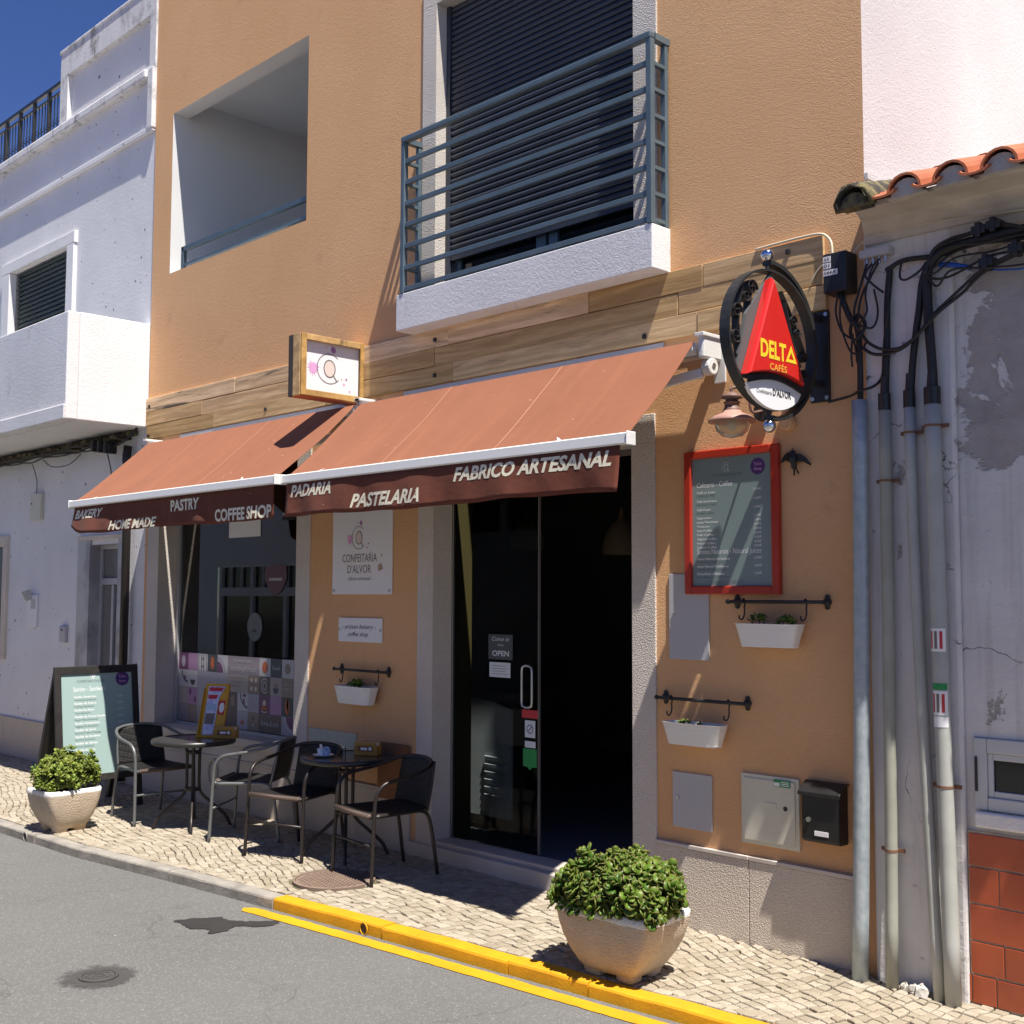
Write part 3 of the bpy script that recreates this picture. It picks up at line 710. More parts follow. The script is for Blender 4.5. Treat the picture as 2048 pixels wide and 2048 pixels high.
# plinth slabs and coping
for a, c, z1 in ((-4.358, -3.722, .428), (-3.718, -3.088, .428), (-7.888, -7.22, .43), (-7.216, -6.60, .43), (-10.62, -9.52, .43), (-9.516, -8.70, .43), (-8.696, -7.892, .43)):
    B().box(a, -.022, -.12, c, .0, z1).o('plinth_slab', 'plinth_stone' if a > -5 else 'smooth_stone', cafe, bevel=.003)
    B().box(a, -.028, z1 + .002, c, .0, z1 + .024).o('coping', 'smooth_stone', cafe, bevel=.003)
B().box(-10.61, -.014, .456, -7.9, .0, .563).o('apron_band', 'smooth_stone', cafe)
# room behind the glass
b = B(); x0, x1, y0, y1, z0, z1 = -10.66, -3.2, .43, 4.6, .14, 3.2
b.quad((x0, y1, z0), (x1, y1, z0), (x1, y1, z1), (x0, y1, z1)); b.quad((x0, y0, z0), (x0, y1, z0), (x0, y1, z1), (x0, y0, z1)); b.quad((x1, y1, z0), (x1, y0, z0), (x1, y0, z1), (x1, y1, z1))
b.quad((x0, y0, z1), (x0, y1, z1), (x1, y1, z1), (x1, y0, z1)); holes_wall(b, x0, x1, z0, z1, [SW, (-7.2, -4.3, .02, 2.78)], y0); b.o('shop_room', 'interior', cafe)
b = B(); b.quad((x0, .2, .141), (x1, .2, .141), (x1, y1, .141), (x0, y1, .141)); b.o('shop_floor', 'interior_floor', cafe)
b = B(); reveal(b, SW[0], SW[1], SW[2], SW[3], .236, .43); b.o('inner_reveal', 'interior', cafe)

# ------------------------------------------------------------------ timber fascia of reclaimed boards
fas = thing('timber_fascia', 'long fascia of reclaimed weathered boards across the orange front above the awnings', 'fascia', (-6.95, 0, 3.37))
rows = [(3.646, 3.780, [-10.70, -9.06, -7.38, -6.21, -4.87, -3.99, -3.205]), (3.511, 3.643, [-10.70, -9.62, -8.10, -7.28, -6.36, -4.17, -3.205]), (3.376, 3.508, [-10.68, -9.42, -7.7, -6.16, -4.03, -3.19])]
rr = random.Random(8)
for z0, z1, js in rows:
    for a, c in zip(js, js[1:]):
        th = .019 + rr.random() * .010; e = (rr.random() - .5) * .006
        b = B(); b.box(a + .002, -th, z0 + e, c - .002, -.001, z1 + e); b.o('plank', 'fascia_wood', fas, bevel=.004)
for x, z in ((-6.35, 3.70), (-6.35, 3.44), (-4.42, 3.42), (-3.42, 3.73), (-3.36, 3.44), (-10.62, 3.70), (-10.62, 3.41), (-8.55, 3.44), (-7.9, 3.6)):
    B().box(x - .012, -.037, z - .014, x + .012, -.02, z + .014).o('bolt_head', 'black_iron', fas, bevel=.003)
B().box(-10.62, -.02, 3.30, -10.54, -.002, 3.374).o('trim_block', 'fascia_wood', fas)
# ------------------------------------------------------------------ awnings
def awning(x0, x1, p, label, seams, words, vy, swing):
    t = thing('awning', label, 'awning', ((x0 + x1) / 2, 0, 2.4), group='brown retractable awnings')
    zt = 2.634
    def top(u, s):          # u along, s 0 wall .. 1 bar
        sag = .016 * math.sin(math.pi * s) + .004 * math.sin(u * 31) * s
        return V((x0 + .02 + (x1 - x0 - .04) * u - .08 * (1 - s), -.18 - (p - .20) * s, 3.292 - .60 * s - sag + .006 * math.sin(u * 9 + s * 5) * math.sin(math.pi * s)))
    b = B(); b.grid([[top(i / 30, s / 10) for s in range(11)] for i in range(31)], (0, 0, -.003)); cl = b.o('canopy', 'awning_cloth', t, smooth=False)
    for u in seams:
        b = B(); b.grid([[top(u - .0011, s / 10) + V((0, 0, .002)) for s in range(11)], [top(u + .0011, s / 10) + V((0, 0, .002)) for s in range(11)]]); b.o('seam', 'seam_thread', cl)
    b = B(); prof = [(.04, .040), (.035, .062), (.005, .066), (-.023, .056), (-.025, .008), (-.017, 0), (.035, .002)]
    b.loft([[V((x, q[0] - p, q[1] + zt)) for q in prof] for x in (x0, x1)]); b.o('front_bar', 'aluminium_white', t)
    for x in (x0 - .008, x1 + .001): B().box(x, -p - .029, zt - .005, x + .008, -p + .045, zt + .068).o('end_cap', 'cast_white', t, bevel=.004)
    def val(x, z):
        s = max(0, (zt - z) / .24); w_ = .010 * math.sin(x * 7.3 + 1) + .006 * math.sin(x * 17 + z * 9)
        return vy - p + s * (swing(x) + w_)
    def bot(x):
        d = .238 + .006 * math.sin(x * 3.1) + .003 * math.sin(x * 11)
        if x - x0 < .32 and x0 < -9: d -= .10 * (1 - (x - x0) / .32) ** 2.2
        return zt - d
    n = 90; G_ = []
    for i in range(n + 1):
        x = x0 + .05 + (x1 - x0 - .1) * i / n; zb = bot(x); G_.append([V((x, val(x, zt + (zb - zt) * k / 8), zt + (zb - zt) * k / 8)) for k in range(9)])
    b = B(); b.grid(G_, (0, .002, 0)); va = b.o('valance', 'valance_cloth', t, smooth=True)
    for wd, xa, xb, z, h, sh in words:
        text(wd, h, 'cream_letters', va, (xa, 0, z), width=xb - xa, bold=.034, shear=sh, warp=lambda q: V((q.x, val(q.x, q.z) - .0015, q.z)))
    b = B(); b.cyl((x0 - .06, -.165, 3.254), (x1 - .10, -.165, 3.254), .034, 14); b.o('roller', 'aluminium_white', t, smooth=True)
    B().box(x0 - .05, -.128, 3.215, x1 - .10, -.056, 3.262).o('sun_gap_strip', 'grey_box', t)  # added under the roller to narrow the sun streak behind the awning
    B().box(x0 + .25, -.016, 3.285, x1 - .45, -.002, 3.366).o('wall_bar', 'grey_box', t)
    for sx, xx in ((1, x0 - .085), (-1, x1 - .06)):
        br = B().box(xx - .03, -.014, 3.07, xx + .05, -.002, 3.33).o('bracket', 'cast_white', t, bevel=.004)
        B().box(xx - .014, -.19, 3.19, xx + .03, -.014, 3.335).o('cheek', 'cast_white', br, bevel=.012)
        B().box(xx - .024, -.205, 3.312, xx + .04, -.03, 3.335).o('cap', 'cast_white', br, bevel=.004)
        B().cyl((xx - .02, -.105, 3.15), (xx + .035, -.105, 3.15), .048, 16).o('pivot', 'cast_white', br, bevel=.006)
        B().cyl((xx - .03, -.105, 3.155), (xx + .04, -.105, 3.155), .016, 10).o('bolt', 'steel', br)
        B().bar((xx + .008, -.12, 3.24), (xx + .008, -.09, 3.17), .05, .035, X).o('knuckle', 'cast_white', br, bevel=.008)
        s0, e0, w0 = V((xx + sx * .03, -.12, 3.12)), V((xx + sx * .95, -.40, 2.95)), V((xx + sx * .45, .03 - p, 2.68))
        B().bar(s0, e0, .035, .055).o('upper_arm', 'aluminium_white', t, bevel=.006)
        B().bar(e0, w0, .028, .042).o('forearm', 'aluminium_white', t, bevel=.006)
    return t
awning(-10.27, -6.977, .93, 'left brown awning over the shop window lettered BAKERY and COFFEE SHOP', [.31, .64], [('BAKERY', -10.18, -9.65, 2.532, .072, .25), ('HOME MADE', -9.51, -8.71, 2.410, .075, .25), ('PASTRY', -8.487, -8.044, 2.518, .083, 0), ('COFFEE SHOP', -7.824, -7.05, 2.409, .086, 0)],
       .008, lambda x: -.05 * max(0, 1 - (x + 10.3) / 1.6))
awning(-6.962, -3.835, .88, 'right brown awning over the cafe door lettered PADARIA and FABRICO ARTESANAL', [.335, .67], [('PADARIA', -6.858, -6.381, 2.537, .078, .25), ('PASTELARIA', -6.156, -5.454, 2.430, .083, .3), ('FABRICO ARTESANAL', -5.164, -3.935, 2.533, .077, .25)],
       -.013, lambda x: -.016)
# ------------------------------------------------------------------ logo helper (cup seen from above in a broken ring)
def logo(parent, c, right, up, s, nrm, ring='ink_grey', full=True, fill=True):
    c = V(c); n = nrm * .0015
    b = B(); arc(b, c + n, right, up, .42 * s, .022 * s, R(48), R(318)); arc(b, c + n, right, up, .19 * s, .034 * s, 0, R(360), ry=.24 * s)
    p, q = c + n + right * (.13 * s) - up * (.17 * s), c + n + right * (.25 * s) - up * (.33 * s); b.bar(p, q, .034 * s, .0004, nrm); b.o('cup_ring', ring, parent)
    if fill:
        b = B(); disc(b, c + n * .6, right, up, .18 * s, .23 * s); b.o('cup_fill', 'print_blush', parent)
    if full:
        b = B(); rr = random.Random(2); pts = []
        for k in range(26):
            a = 2 * math.pi * k / 26; q_ = .15 * s * (1 + (.55 * rr.random() if k % 2 else -.25)); pts.append(c + n - right * (.55 * s) - up * (.04 * s) + right * (q_ * math.cos(a)) + up * (1.15 * q_ * math.sin(a)))
        b.add(pts, [tuple(range(26))]); b.o('splash', 'print_pink', parent)
        b = B(); disc(b, c + n + right * (.12 * s) + up * (.55 * s), right, up, .085 * s, jit=.25, seed=4); b.o('drop', 'print_mauve', parent)
        for dx, dy, r_, mm in ((-.12, .58, .04, 'print_blush'), (.42, -.25, .022, 'print_tan'), (.58, -.23, .035, 'print_mauve'), (.50, -.38, .038, 'print_pink'), (.70, -.56, .034, 'print_pink')):
            b = B(); disc(b, c + n + right * (dx * s) + up * (dy * s), right, up, r_ * s, n=10); b.o('drop', mm, parent)

# ------------------------------------------------------------------ projecting sign box
sx0, sx1, sy0, sy1, sz0, sz1 = -7.365, -7.21, -.595, -.004, 3.335, 3.80
t = thing('projecting_sign_box', 'square projecting sign box of rough old wood with a white cup logo panel', 'sign', (-7.29, -.3, 3.335))
B().box(sx0, sy0, sz0, sx0 + .06, sy0 + .012, sz1).o('side_board', 'lichen_wood', t, bevel=.004)
B().box(sx0 + .062, sy0 - .002, sz0, sx1 - .002, sy0 + .012, sz1).o('side_board', 'old_frame_wood', t, bevel=.004)
B().box(sx0, sy0 + .012, sz0, sx1 - .002, sy1, sz0 + .012).o('bottom_board', 'terracotta', t); B().box(sx0, sy0 + .012, sz1 - .012, sx1 - .002, sy1, sz1).o('top_board', 'old_frame_wood', t)
B().box(sx0, sy0 + .012, sz0 + .012, sx0 + .01, sy1, sz1 - .012).o('back_panel', 'panel_white', t)
fw = .047
B().box(sx1, sy0, sz0, sx1 + .018, sy0 + fw, sz1).o('frame_stile', 'old_frame_wood', t, bevel=.004); B().box(sx1, sy1 - fw, sz0, sx1 + .018, sy1, sz1).o('frame_stile', 'old_frame_wood', t, bevel=.004)
B().box(sx1, sy0 + fw, sz0, sx1 + .016, sy1 - fw, sz0 + fw).o('frame_rail', 'old_frame_wood', t, bevel=.004); B().box(sx1, sy0 + fw, sz1 - fw, sx1 + .016, sy1 - fw, sz1).o('frame_rail', 'old_frame_wood', t, bevel=.004)
pn = B().box(sx1 - .03, sy0 + fw - .01, sz0 + fw - .01, sx1 - .022, sy1 - fw + .01, sz1 - fw + .01).o('logo_panel', 'panel_white', t)
logo(pn, (sx1 - .022, (sy0 + sy1) / 2 - .015, (sz0 + sz1) / 2), Y, Z, .27, X)

# ------------------------------------------------------------------ round projecting coffee sign
cx, cy, cz = -3.24, -.49, 3.14; ry_, rz_ = .395, .355
def el_(a, k=1., dx=0): return V((cx + dx, cy + ry_ * k * math.cos(a), cz + rz_ * k * math.sin(a)))
t = thing('round_projecting_sign', 'round wrought iron projecting sign with a red coffee triangle lettered DELTA', 'sign', (cx, -.25, 2.7))
b = B(); n = 48; rings = []
for k in range(n + 1):
    a = 2 * math.pi * k / n; rings.append([el_(a, 1, -.028), el_(a, 1, .028), el_(a, .97, .028), el_(a, .97, -.028)])
b.loft(rings, False, False); b.o('ring_band', 'black_iron', t)
b = B(); rings = []
for k in range(25):
    a = R(97) - R(194) * k / 24; p = V((cx, cy + .43 * math.cos(a) * (.95 if math.cos(a) > 0 else .4), cz + .405 * math.sin(a)))
    q = V((cx, cy + .405 * math.cos(a) * (.95 if math.cos(a) > 0 else .4), cz + .385 * math.sin(a))); rings.append([p + X * -.026, p + X * .026, q + X * .026, q + X * -.026])
b.loft(rings); b.o('bracket_arc', 'black_iron', t)
for s_ in (1, -1):
    B().cyl((cx, cy - .015, cz + s_ * .35), (cx, cy - .015, cz + s_ * .42), .012, 10).o('stem', 'black_iron', t)
    B().ball((cx, cy - .015, cz + s_ * .433), .034, 14).o('ball_finial', 'chrome', t, smooth=True)
for (py, pz, r_, s_) in ((-.30, .10, .045, 1), (-.31, -.02, .045, -1), (-.17, .235, .05, 1), (-.22, .19, .035, -1), (.20, .13, .035, 1), (.24, .08, .03, -1), (.30, -.05, .035, 1), (.29, -.13, .035, -1)):
    pts = [V((cx - .005, cy + py + r_ * (1 - k / 26) * math.cos(s_ * k * .42), cz + pz + r_ * (1 - k / 26) * math.sin(s_ * k * .42))) for k in range(22)]
    b = B(); rings = [[p + X * -.022, p + X * .022, p + X * .022 + (V((cx - .005, cy + py, cz + pz)) - p).normalized() * .004, p + X * -.022 + (V((cx - .005, cy + py, cz + pz)) - p).normalized() * .004] for p in pts]
    b.loft(rings); b.o('scroll', 'black_iron', t)
for pts in ([(-.25, .24), (-.285, .05), (-.26, -.15), (-.31, -.11)], [(-.16, .28), (-.20, .05), (-.21, -.14), (-.28, -.18)], [(.13, .22), (.20, .02), (.27, -.10)], [(.10, .27), (.22, .12), (.31, -.02)], [(.33, -.1), (.27, -.20), (.30, -.24)]):
    P = spline([V((cx - .01, cy + p[0], cz + p[1])) for p in pts], 6); b = B()
    b.loft([[p + X * -.022 + Y * -.003, p + X * .022 + Y * -.003, p + X * .022 + Y * .003, p + X * -.022 + Y * .003] for p in P]); b.o('scroll_strap', 'black_iron', t)
b = B(); b.prism([(cx, cy - .005, cz + .348), (cx, cy - .235, cz + .095), (cx, cy - .317, cz - .172), (cx, cy - .265, cz - .222), (cx, cy + .24, cz - .215)], (.018, 0, 0)); b.o('back_plate', 'sign_grey', t)
def tri(k, y0):   # triangle with a curved foot
    ap = V((0, cy - .072, cz + .292)); bl = V((0, cy - .292, cz - .212)); brr = V((0, cy + .20, cz - .212))
    P = [ap, bl]
    for i in range(1, 8):
        f = i / 8; p = bl.lerp(brr, f); p.z += .035 * math.sin(math.pi * f); P.append(p)
    P.append(brr); ce = V((0, cy - .075, cz - .05))
    return [V((cx + y0, ce.y + (p.y - ce.y) * k, ce.z + (p.z - ce.z) * k)) for p in P]
b = B(); b.loft([tri(.99, .021), tri(1.02, .055), tri(.985, .070), tri(.95, .078)]); tr = b.o('red_triangle', 'sign_red', t, smooth=False)
def tilt(p): return p
text('DELT', .084, 'sign_yellow', tr, (cx + .0795, cy - .205, cz - .115), Y, Z, width=.225, bold=.035)
b = B(); a_ = V((cx + .0795, cy + .016, cz - .115)); b.add([a_, a_ + Y * .10, a_ + Y * .05 + Z * .088, a_ + Y * .026 + Z * .016, a_ + Y * .074 + Z * .016, a_ + Y * .05 + Z * .052], [(0, 1, 4, 3), (1, 2, 5, 4), (2, 0, 3, 5)]); b.o('lettering', 'sign_yellow', tr)
text('CAF\u00c9S', .032, 'print_orange', tr, (cx + .0795, cy - .125, cz - .172), Y, Z, width=.15, bold=.012)
b = B(); top_, low_ = [], []
for i in range(13):
    f = i / 12; y_ = cy - .272 + .487 * f; top_.append(V((cx + .02, y_, cz - .252 + .040 * math.sin(math.pi * f)))); low_.append(V((cx + .02, y_, cz - .252 - .106 * math.sin(math.pi * f) ** .62)))
b.grid([low_, top_], (.022, 0, 0)); wp = b.o('name_panel', 'panel_white', t)
b = B(); b.grid([[p + V((.024, 0, 0)) for p in top_], [p + V((.024, 0, .03)) for p in top_]], (.012, 0, 0)); b.o('shadow_gap', 'black_plastic', t)
text('Confeitaria', .020, 'ink', wp, (cx + .0438, cy - .19, cz - .288), Y, Z, width=.132)
text("D'ALVOR", .034, 'ink', wp, (cx + .0438, cy - .048, cz - .288), Y, Z, width=.165, bold=.02)
pl = B().box(-3.30, -.018, 2.885, -3.185, -.002, 3.37).o('wall_plate', 'black_plastic', t, bevel=.003)
for x, z in ((-3.285, 3.35), (-3.20, 3.35), (-3.285, 2.905), (-3.20, 2.905)): B().cyl((x, -.024, z), (x, -.018, z), .011, 12).o('bolt', 'steel', pl)
for z in (3.33, 2.98): B().bar((cx, -.1, z), (cx, -.018, z), .03, .03).o('wall_arm', 'black_iron', t)

# ------------------------------------------------------------------ wall lantern
lx, ly = -3.66, -.22
t = thing('wall_lantern', 'small brown wall lantern with a domed shade and clear glass globe', 'lamp', (lx, ly, 2.72))
B().lathe((lx, ly, 0), [(.002, 2.838), (.128, 2.800), (.130, 2.808), (.10, 2.832), (.055, 2.850), (.050, 2.862), (.002, 2.862)], 28).o('shade', 'lamp_pink', t, smooth=True)
B().lathe((lx, ly, 0), [(.046, 2.862), (.046, 2.875), (.040, 2.876), (.040, 2.905), (.048, 2.907), (.036, 2.915), (.030, 2.925), (.060, 2.932), (.045, 2.950), (.014, 2.965), (.002, 2.968)], 24).o('cap', 'lamp_brown', t, smooth=True)
B().lathe((lx, ly, 2.806), [(.092, 0), (.095, -.02), (.085, -.055), (.055, -.082), (.002, -.093)], 26).o('globe', 'lamp_globe', t, smooth=True)
B().ball((lx, ly, 2.785), .03, 10).o('bulb', 'paper', t, smooth=True)
B().tube([(lx, ly, 2.966), (lx, ly, 2.985), (lx + .03, ly + .03, 2.99), (lx + .07, ly + .06, 2.96), (lx + .075, ly + .07, 2.86), (lx + .07, -.06, 2.87), (lx + .06, -.02, 2.88)], .008, 8, sub=4).o('arm', 'lamp_brown', t, smooth=True)
B().cyl((lx + .06, -.03, 2.875), (lx + .06, -.001, 2.875), .055, 20).o('rose', 'black_iron', t, bevel=.006)
t = B().cyl((-3.44, -.05, 2.795), (-3.44, -.001, 2.795), .042, 20, .046).o('sign_cable_box', 'orange_render', bevel=.008, label='round orange painted cable box on the wall below the coffee sign', cat='junction box')

# ------------------------------------------------------------------ red framed menu
mx0, mx1, mz0, mz1 = -4.124, -3.494, 1.87, 2.69
t = thing('wall_menu_board', 'red framed wall menu listing coffees and natural juices with prices', 'menu board', ((mx0 + mx1) / 2, 0, mz0))
fw = .047
pn = B().box(mx0 + .04, -.022, mz0 + .04, mx1 - .04, -.006, mz1 - .04).o('menu_panel', 'menu_teal', t)
for a, c, d, e in ((mx0, mx0 + fw, mz0, mz1), (mx1 - fw, mx1, mz0, mz1), (mx0 + fw, mx1 - fw, mz0, mz0 + fw), (mx0 + fw, mx1 - fw, mz1 - fw, mz1)):
    B().box(a, -.042, d, c, -.003, e).o('frame_bar', 'red_paint', t, bevel=.007)
yy = -.0225
logo(pn, (-3.84, yy + .001, 2.585), X, Z, .065, -Y, 'chalk_white', False, False)
text("CONFEITARIA D'ALVOR", .017, 'board_ink', pn, (-3.935, yy, 2.533), width=.20)
b = B(); disc(b, (-3.632, yy, 2.575), X, Z, .047, n=28); bd = b.o('badge', 'badge_purple', pn)
text('Take', .018, 'print_pink', bd, (-3.657, yy - .001, 2.580), width=.05); text('Away', .018, 'print_pink', bd, (-3.657, yy - .001, 2.553), width=.052)
hw = B(); text('Cafetaria - Coffee', .030, None, pn, (-4.045, yy, 2.478), width=.245, b=hw, shear=.05); text('Sumos Naturais - Natural Juices', .030, None, pn, (-4.045, yy, 2.098), width=.43, b=hw, shear=.05)
L1 = [('Caf\u00e9 c/ Leite', 'Coffee w/ Milk', '1,00\u20ac', 2.443), ('Caf\u00e9 Americano', 'American Coffee', '1,00\u20ac', 2.393), ('Caf\u00e9 Duplo', 'Double Coffee', '1,50\u20ac', 2.345), ('Cappuccino', None, '1,70\u20ac', 2.298), ('Latte Macchiato', None, '2,00\u20ac', 2.274), ('Mocaccino', None, '2,50\u20ac', 2.250), ('Iced Coffee', None, '3,00\u20ac', 2.226), ('Irish Coffee', None, '4,50\u20ac', 2.202), ('Algarve Coffee', None, '4,50\u20ac', 2.178), ('French Coffee', None, '4,50\u20ac', 2.154), ('Calipso Coffee', None, '4,50\u20ac', 2.131),
      ('Sumo Natural de Laranja', 'Natural Orange Juice', '2,00\u20ac', 2.065), ('Sumo Natural Combinado', 'Combined Natural Juice', '3,00\u20ac', 2.022), ('Smoothies e Batidos', 'Smoothies and Milkshakes', '2,50\u20ac', 1.980)]
dk = B()
for a, c, p, z in L1:
    text(a, .0125, None, pn, (-4.045, yy, z), b=hw, width=len(a) * .0098, bold=.012); text(p, .0125, None, pn, (-3.66, yy, z + .002), b=hw, width=.048, bold=.006)
    if c: text(c, .0125, None, pn, (-4.045, yy, z - .018), b=dk, width=len(c) * .0092)
text('Make your own juice, ask our staff - Allergen list available', .007, None, pn, (-3.965, yy, 1.942), b=dk, width=.24); text('All prices include VAT', .007, None, pn, (-3.965, yy, 1.932), b=dk, width=.24)
hw.o('lettering', 'chalk_white', pn, kind='stuff'); dk.o('small_lettering', 'board_ink', pn, kind='stuff')

# ------------------------------------------------------------------ swallow
t = thing('ceramic_swallow', 'black ceramic swallow with spread wings on the orange wall beside the red menu', 'wall ornament', (-3.40, 0, 2.5))
c = V((-3.405, -.025, 2.59))
B().tube([c + V((0, 0, .062)), c + V((0, -.004, .045)), c + V((.002, -.008, .02)), c + V((.004, -.004, -.02)), c + V((.006, 0, -.05))], [.004, .016, .021, .016, .006], 10, sub=3).o('body', 'black_plastic', t, smooth=True)
def wing(pts, nm):
    b = B(); b.prism([c + V((p[0], -.004 + .12 * abs(p[0]) * .6, p[1])) for p in pts], (0, .007, 0)); b.o(nm, 'black_plastic', t, bevel=.003)
wing([(0, .04), (-.035, .045), (-.06, .03), (-.085, -.012), (-.05, .0), (-.02, -.01), (0, -.012)], 'wing'); wing([(0, .035), (.04, .03), (.075, .005), (.105, -.03), (.10, -.038), (.06, -.015), (.02, -.012), (0, -.01)], 'wing')
wing([(.0, -.035), (.012, -.035), (.008, -.085), (.0, -.085)], 'tail_feather'); wing([(.006, -.035), (.014, -.035), (.036, -.075), (.028, -.08)], 'tail_feather')

# ------------------------------------------------------------------ hanging planter rails
def rosette_mesh(name, nl, lr, seed, flat=.5):
    rr = random.Random(seed); b = B(); tints = []
    for k in range(nl):
        pr = k // 2; a = (k % 2) * math.pi + (pr % 2) * math.pi / 2 + pr * .35 + rr.random() * .5; e = R((8, 34, 58, 74)[min(3, pr)]) * flat + rr.random() * .25
        L_ = lr * (1.05, .95, .72, .5)[min(3, pr)] * (.8 + .35 * rr.random()); wd = L_ * (.30 + .08 * rr.random())
        d = V((math.cos(a) * math.cos(e), math.sin(a) * math.cos(e), math.sin(e))).normalized(); s_ = d.cross(Z).normalized(); u = s_.cross(d); up = V((0, 0, pr * .06 * lr)); cu = .10 * L_
        P = [up + d * (L_ * .06)] + [up + d * (L_ * f) + s_ * (wd * g) + u * (cu * f * f + h * L_) for f, g, h in ((.30, .45, .0), (.62, .95, .02), (.85, .85, .02), (1.0, .0, .0), (.85, -.85, .02), (.62, -.95, .02), (.30, -.45, .0), (.62, 0, -.03))]
        Q = [p - u * (.085 * L_) for p in P[1:8]]
        b.add(P + Q, [(0, 1, 8), (1, 2, 8), (2, 3, 8), (3, 4, 8), (4, 5, 8), (5, 6, 8), (6, 7, 8), (7, 0, 8)] + [(m, m + 8, m + 9, m + 1) for m in range(1, 7)] + [(0, 9, 1), (0, 7, 15), (0, 15, 14, 13, 12, 11, 10, 9)])
        tints += [.2, .5, .8, .95, 1, .95, .8, .5, .3, .4, .6, .8, .9, .8, .6, .4]
    me = b.mesh(name=name); tint_attr(me, tints); me.polygons.foreach_set('use_smooth', [True] * len(me.polygons)); return me
ROS = {}
for mt_ in ('jade_leaf', 'lime_leaf'):
    ROS[mt_] = [rosette_mesh('leaf_rosette', 8, 1.0, s_, f_) for s_, f_ in ((1, .9), (2, .6), (3, 1.1), (4, .75))]
    for me in ROS[mt_]: me.materials.append(MATS[mt_])
def rosette(parent, p, n, size, mt_, rr):
    ob = bpy.data.objects.new('leaf_rosette', rr.choice(ROS[mt_])); COL.objects.link(ob); ob.parent = parent; ob.location = V(p) - ORG[parent.name]
    q = V((0, 0, 1)).rotation_difference(V(n).normalized()) @ Quaternion((0, 0, 1), rr.random() * 6.28); ob.rotation_mode = 'QUATERNION'; ob.rotation_quaternion = q
    ob.scale = (size, size, size); return ob
def wall_planter(x0, x1, zr_, px0, px1, pz0, pz1, where, plants, seed):
    t = thing('wall_rail', 'black iron hanging rail with two hooks ' + where, 'wall rail', ((x0 + x1) / 2, 0, zr_), group='black iron planter rails')
    yb = -.055
    B().cyl((x0 + .01, yb, zr_), (x1 - .01, yb, zr_), .010, 12).o('rod', 'black_iron', t, smooth=True)
    for xx, s_ in ((x0 + .035, -1), (x1 - .025, 1)):
        B().cyl((xx, yb + .004, zr_), (xx, -.012, zr_), .009, 10).o('standoff', 'black_iron', t)
        b = B(); b.lathe((xx, -.012, zr_ - .0), [(.024, .010), (.024, .002), (.016, -.004), (.002, -.006)], 16, 'Y')
        for dz in (.026, -.026): b.lathe((xx, -.012, zr_ + dz), [(.014, .010), (.014, .002), (.002, -.001)], 12, 'Y')
        b.o('wall_flange', 'black_iron', t)
        B().ball((xx + s_ * .03, yb, zr_), .014, 8).o('finial', 'black_iron', t, smooth=True)
    for xx, s_ in ((px0 + .02, -1), (px1 + .012, -1)):
        B().tube([(xx, yb - .016, zr_ - .004), (xx, yb, zr_ + .016), (xx, yb + .014, zr_), (xx + .003, yb + .004, zr_ - .03), (xx + .006, yb, zr_ - .06), (xx + .002, yb - .004, zr_ - .085), (xx - .012, yb - .004, zr_ - .098), (xx - .026, yb - .004, zr_ - .088), (xx - .024, yb - .004, zr_ - .074)], .0045, 8, sub=3).o('hook', 'black_iron', t, smooth=True)
    yc = -.075; w0, w1 = (px1 - px0) / 2, (px1 - px0) / 2 - .035; xc = (px0 + px1) / 2
    t = thing('hanging_pot', 'white enamel oval planter pot ' + where, 'plant pot', (xc, yc, pz0), group='white hanging planter pots')
    def oval(w_, d_, z, k=1.):
        P = []
        for i in range(28):
            a = 2 * math.pi * i / 28; ca_, sa_ = math.cos(a), math.sin(a); e = .45
            P.append(V((xc + w_ * k * math.copysign(abs(ca_) ** e, ca_), yc + d_ * k * math.copysign(abs(sa_) ** e, sa_), z)))
        return P
    h = pz1 - pz0; d0, d1 = .066, .048
    b = B(); fr = lambda f: (w1 + (w0 - w1) * f, d1 + (d0 - d1) * f, pz0 + h * f)
    rings = [oval(*fr(0)), oval(*fr(.08), 1.012), oval(*fr(.1)), oval(*fr(.72)), oval(*fr(.73), 1.012), oval(*fr(.76), 1.012), oval(*fr(.77)), oval(*fr(.84)), oval(*fr(.85), 1.01), oval(*fr(.87), 1.01), oval(*fr(.88)), oval(*fr(.97)), oval(*fr(.98), 1.03), oval(*fr(1.0), 1.03), oval(*fr(1.0), .975), oval(*fr(.8), .965)]
    b.loft(rings, True, False); b.o('pot_body', 'pot_white', t, smooth=False, bevel=0)
    b = B(); b.add(oval(*fr(.8), .96), [tuple(range(28))]); b.o('soil', 'soil', t)
    rr = random.Random(seed); pt = thing('succulent', plants[0], 'plant', (xc, yc, pz0 + h * .8))
    for dx, dz, sz, mt_ in plants[1]:
        p = V((xc + dx, yc - .01 + (rr.random() - .5) * .03, pz0 + h * .8 + dz * .75)); rosette(pt, p, (rr.random() - .5, -.3 + rr.random() * .4, 1), sz, mt_, rr)
        B().tube([(p.x, p.y + .01, pz0 + h * .79), tuple(p)], .004, 6).o('stem', 'stem_brown', pt)
wall_planter(-7.48, -6.84, 1.294, -7.391, -6.945, 1.046, 1.178, 'below the artisan bakery plaque', ('leafy green succulent in the pot below the artisan bakery plaque', [(-.02, .05, .05, 'jade_leaf'), (.03, .065, .055, 'jade_leaf'), (.07, .045, .05, 'jade_leaf'), (.01, .04, .045, 'lime_leaf'), (-.06, .04, .04, 'jade_leaf'), (.05, .03, .04, 'lime_leaf')]), 5)
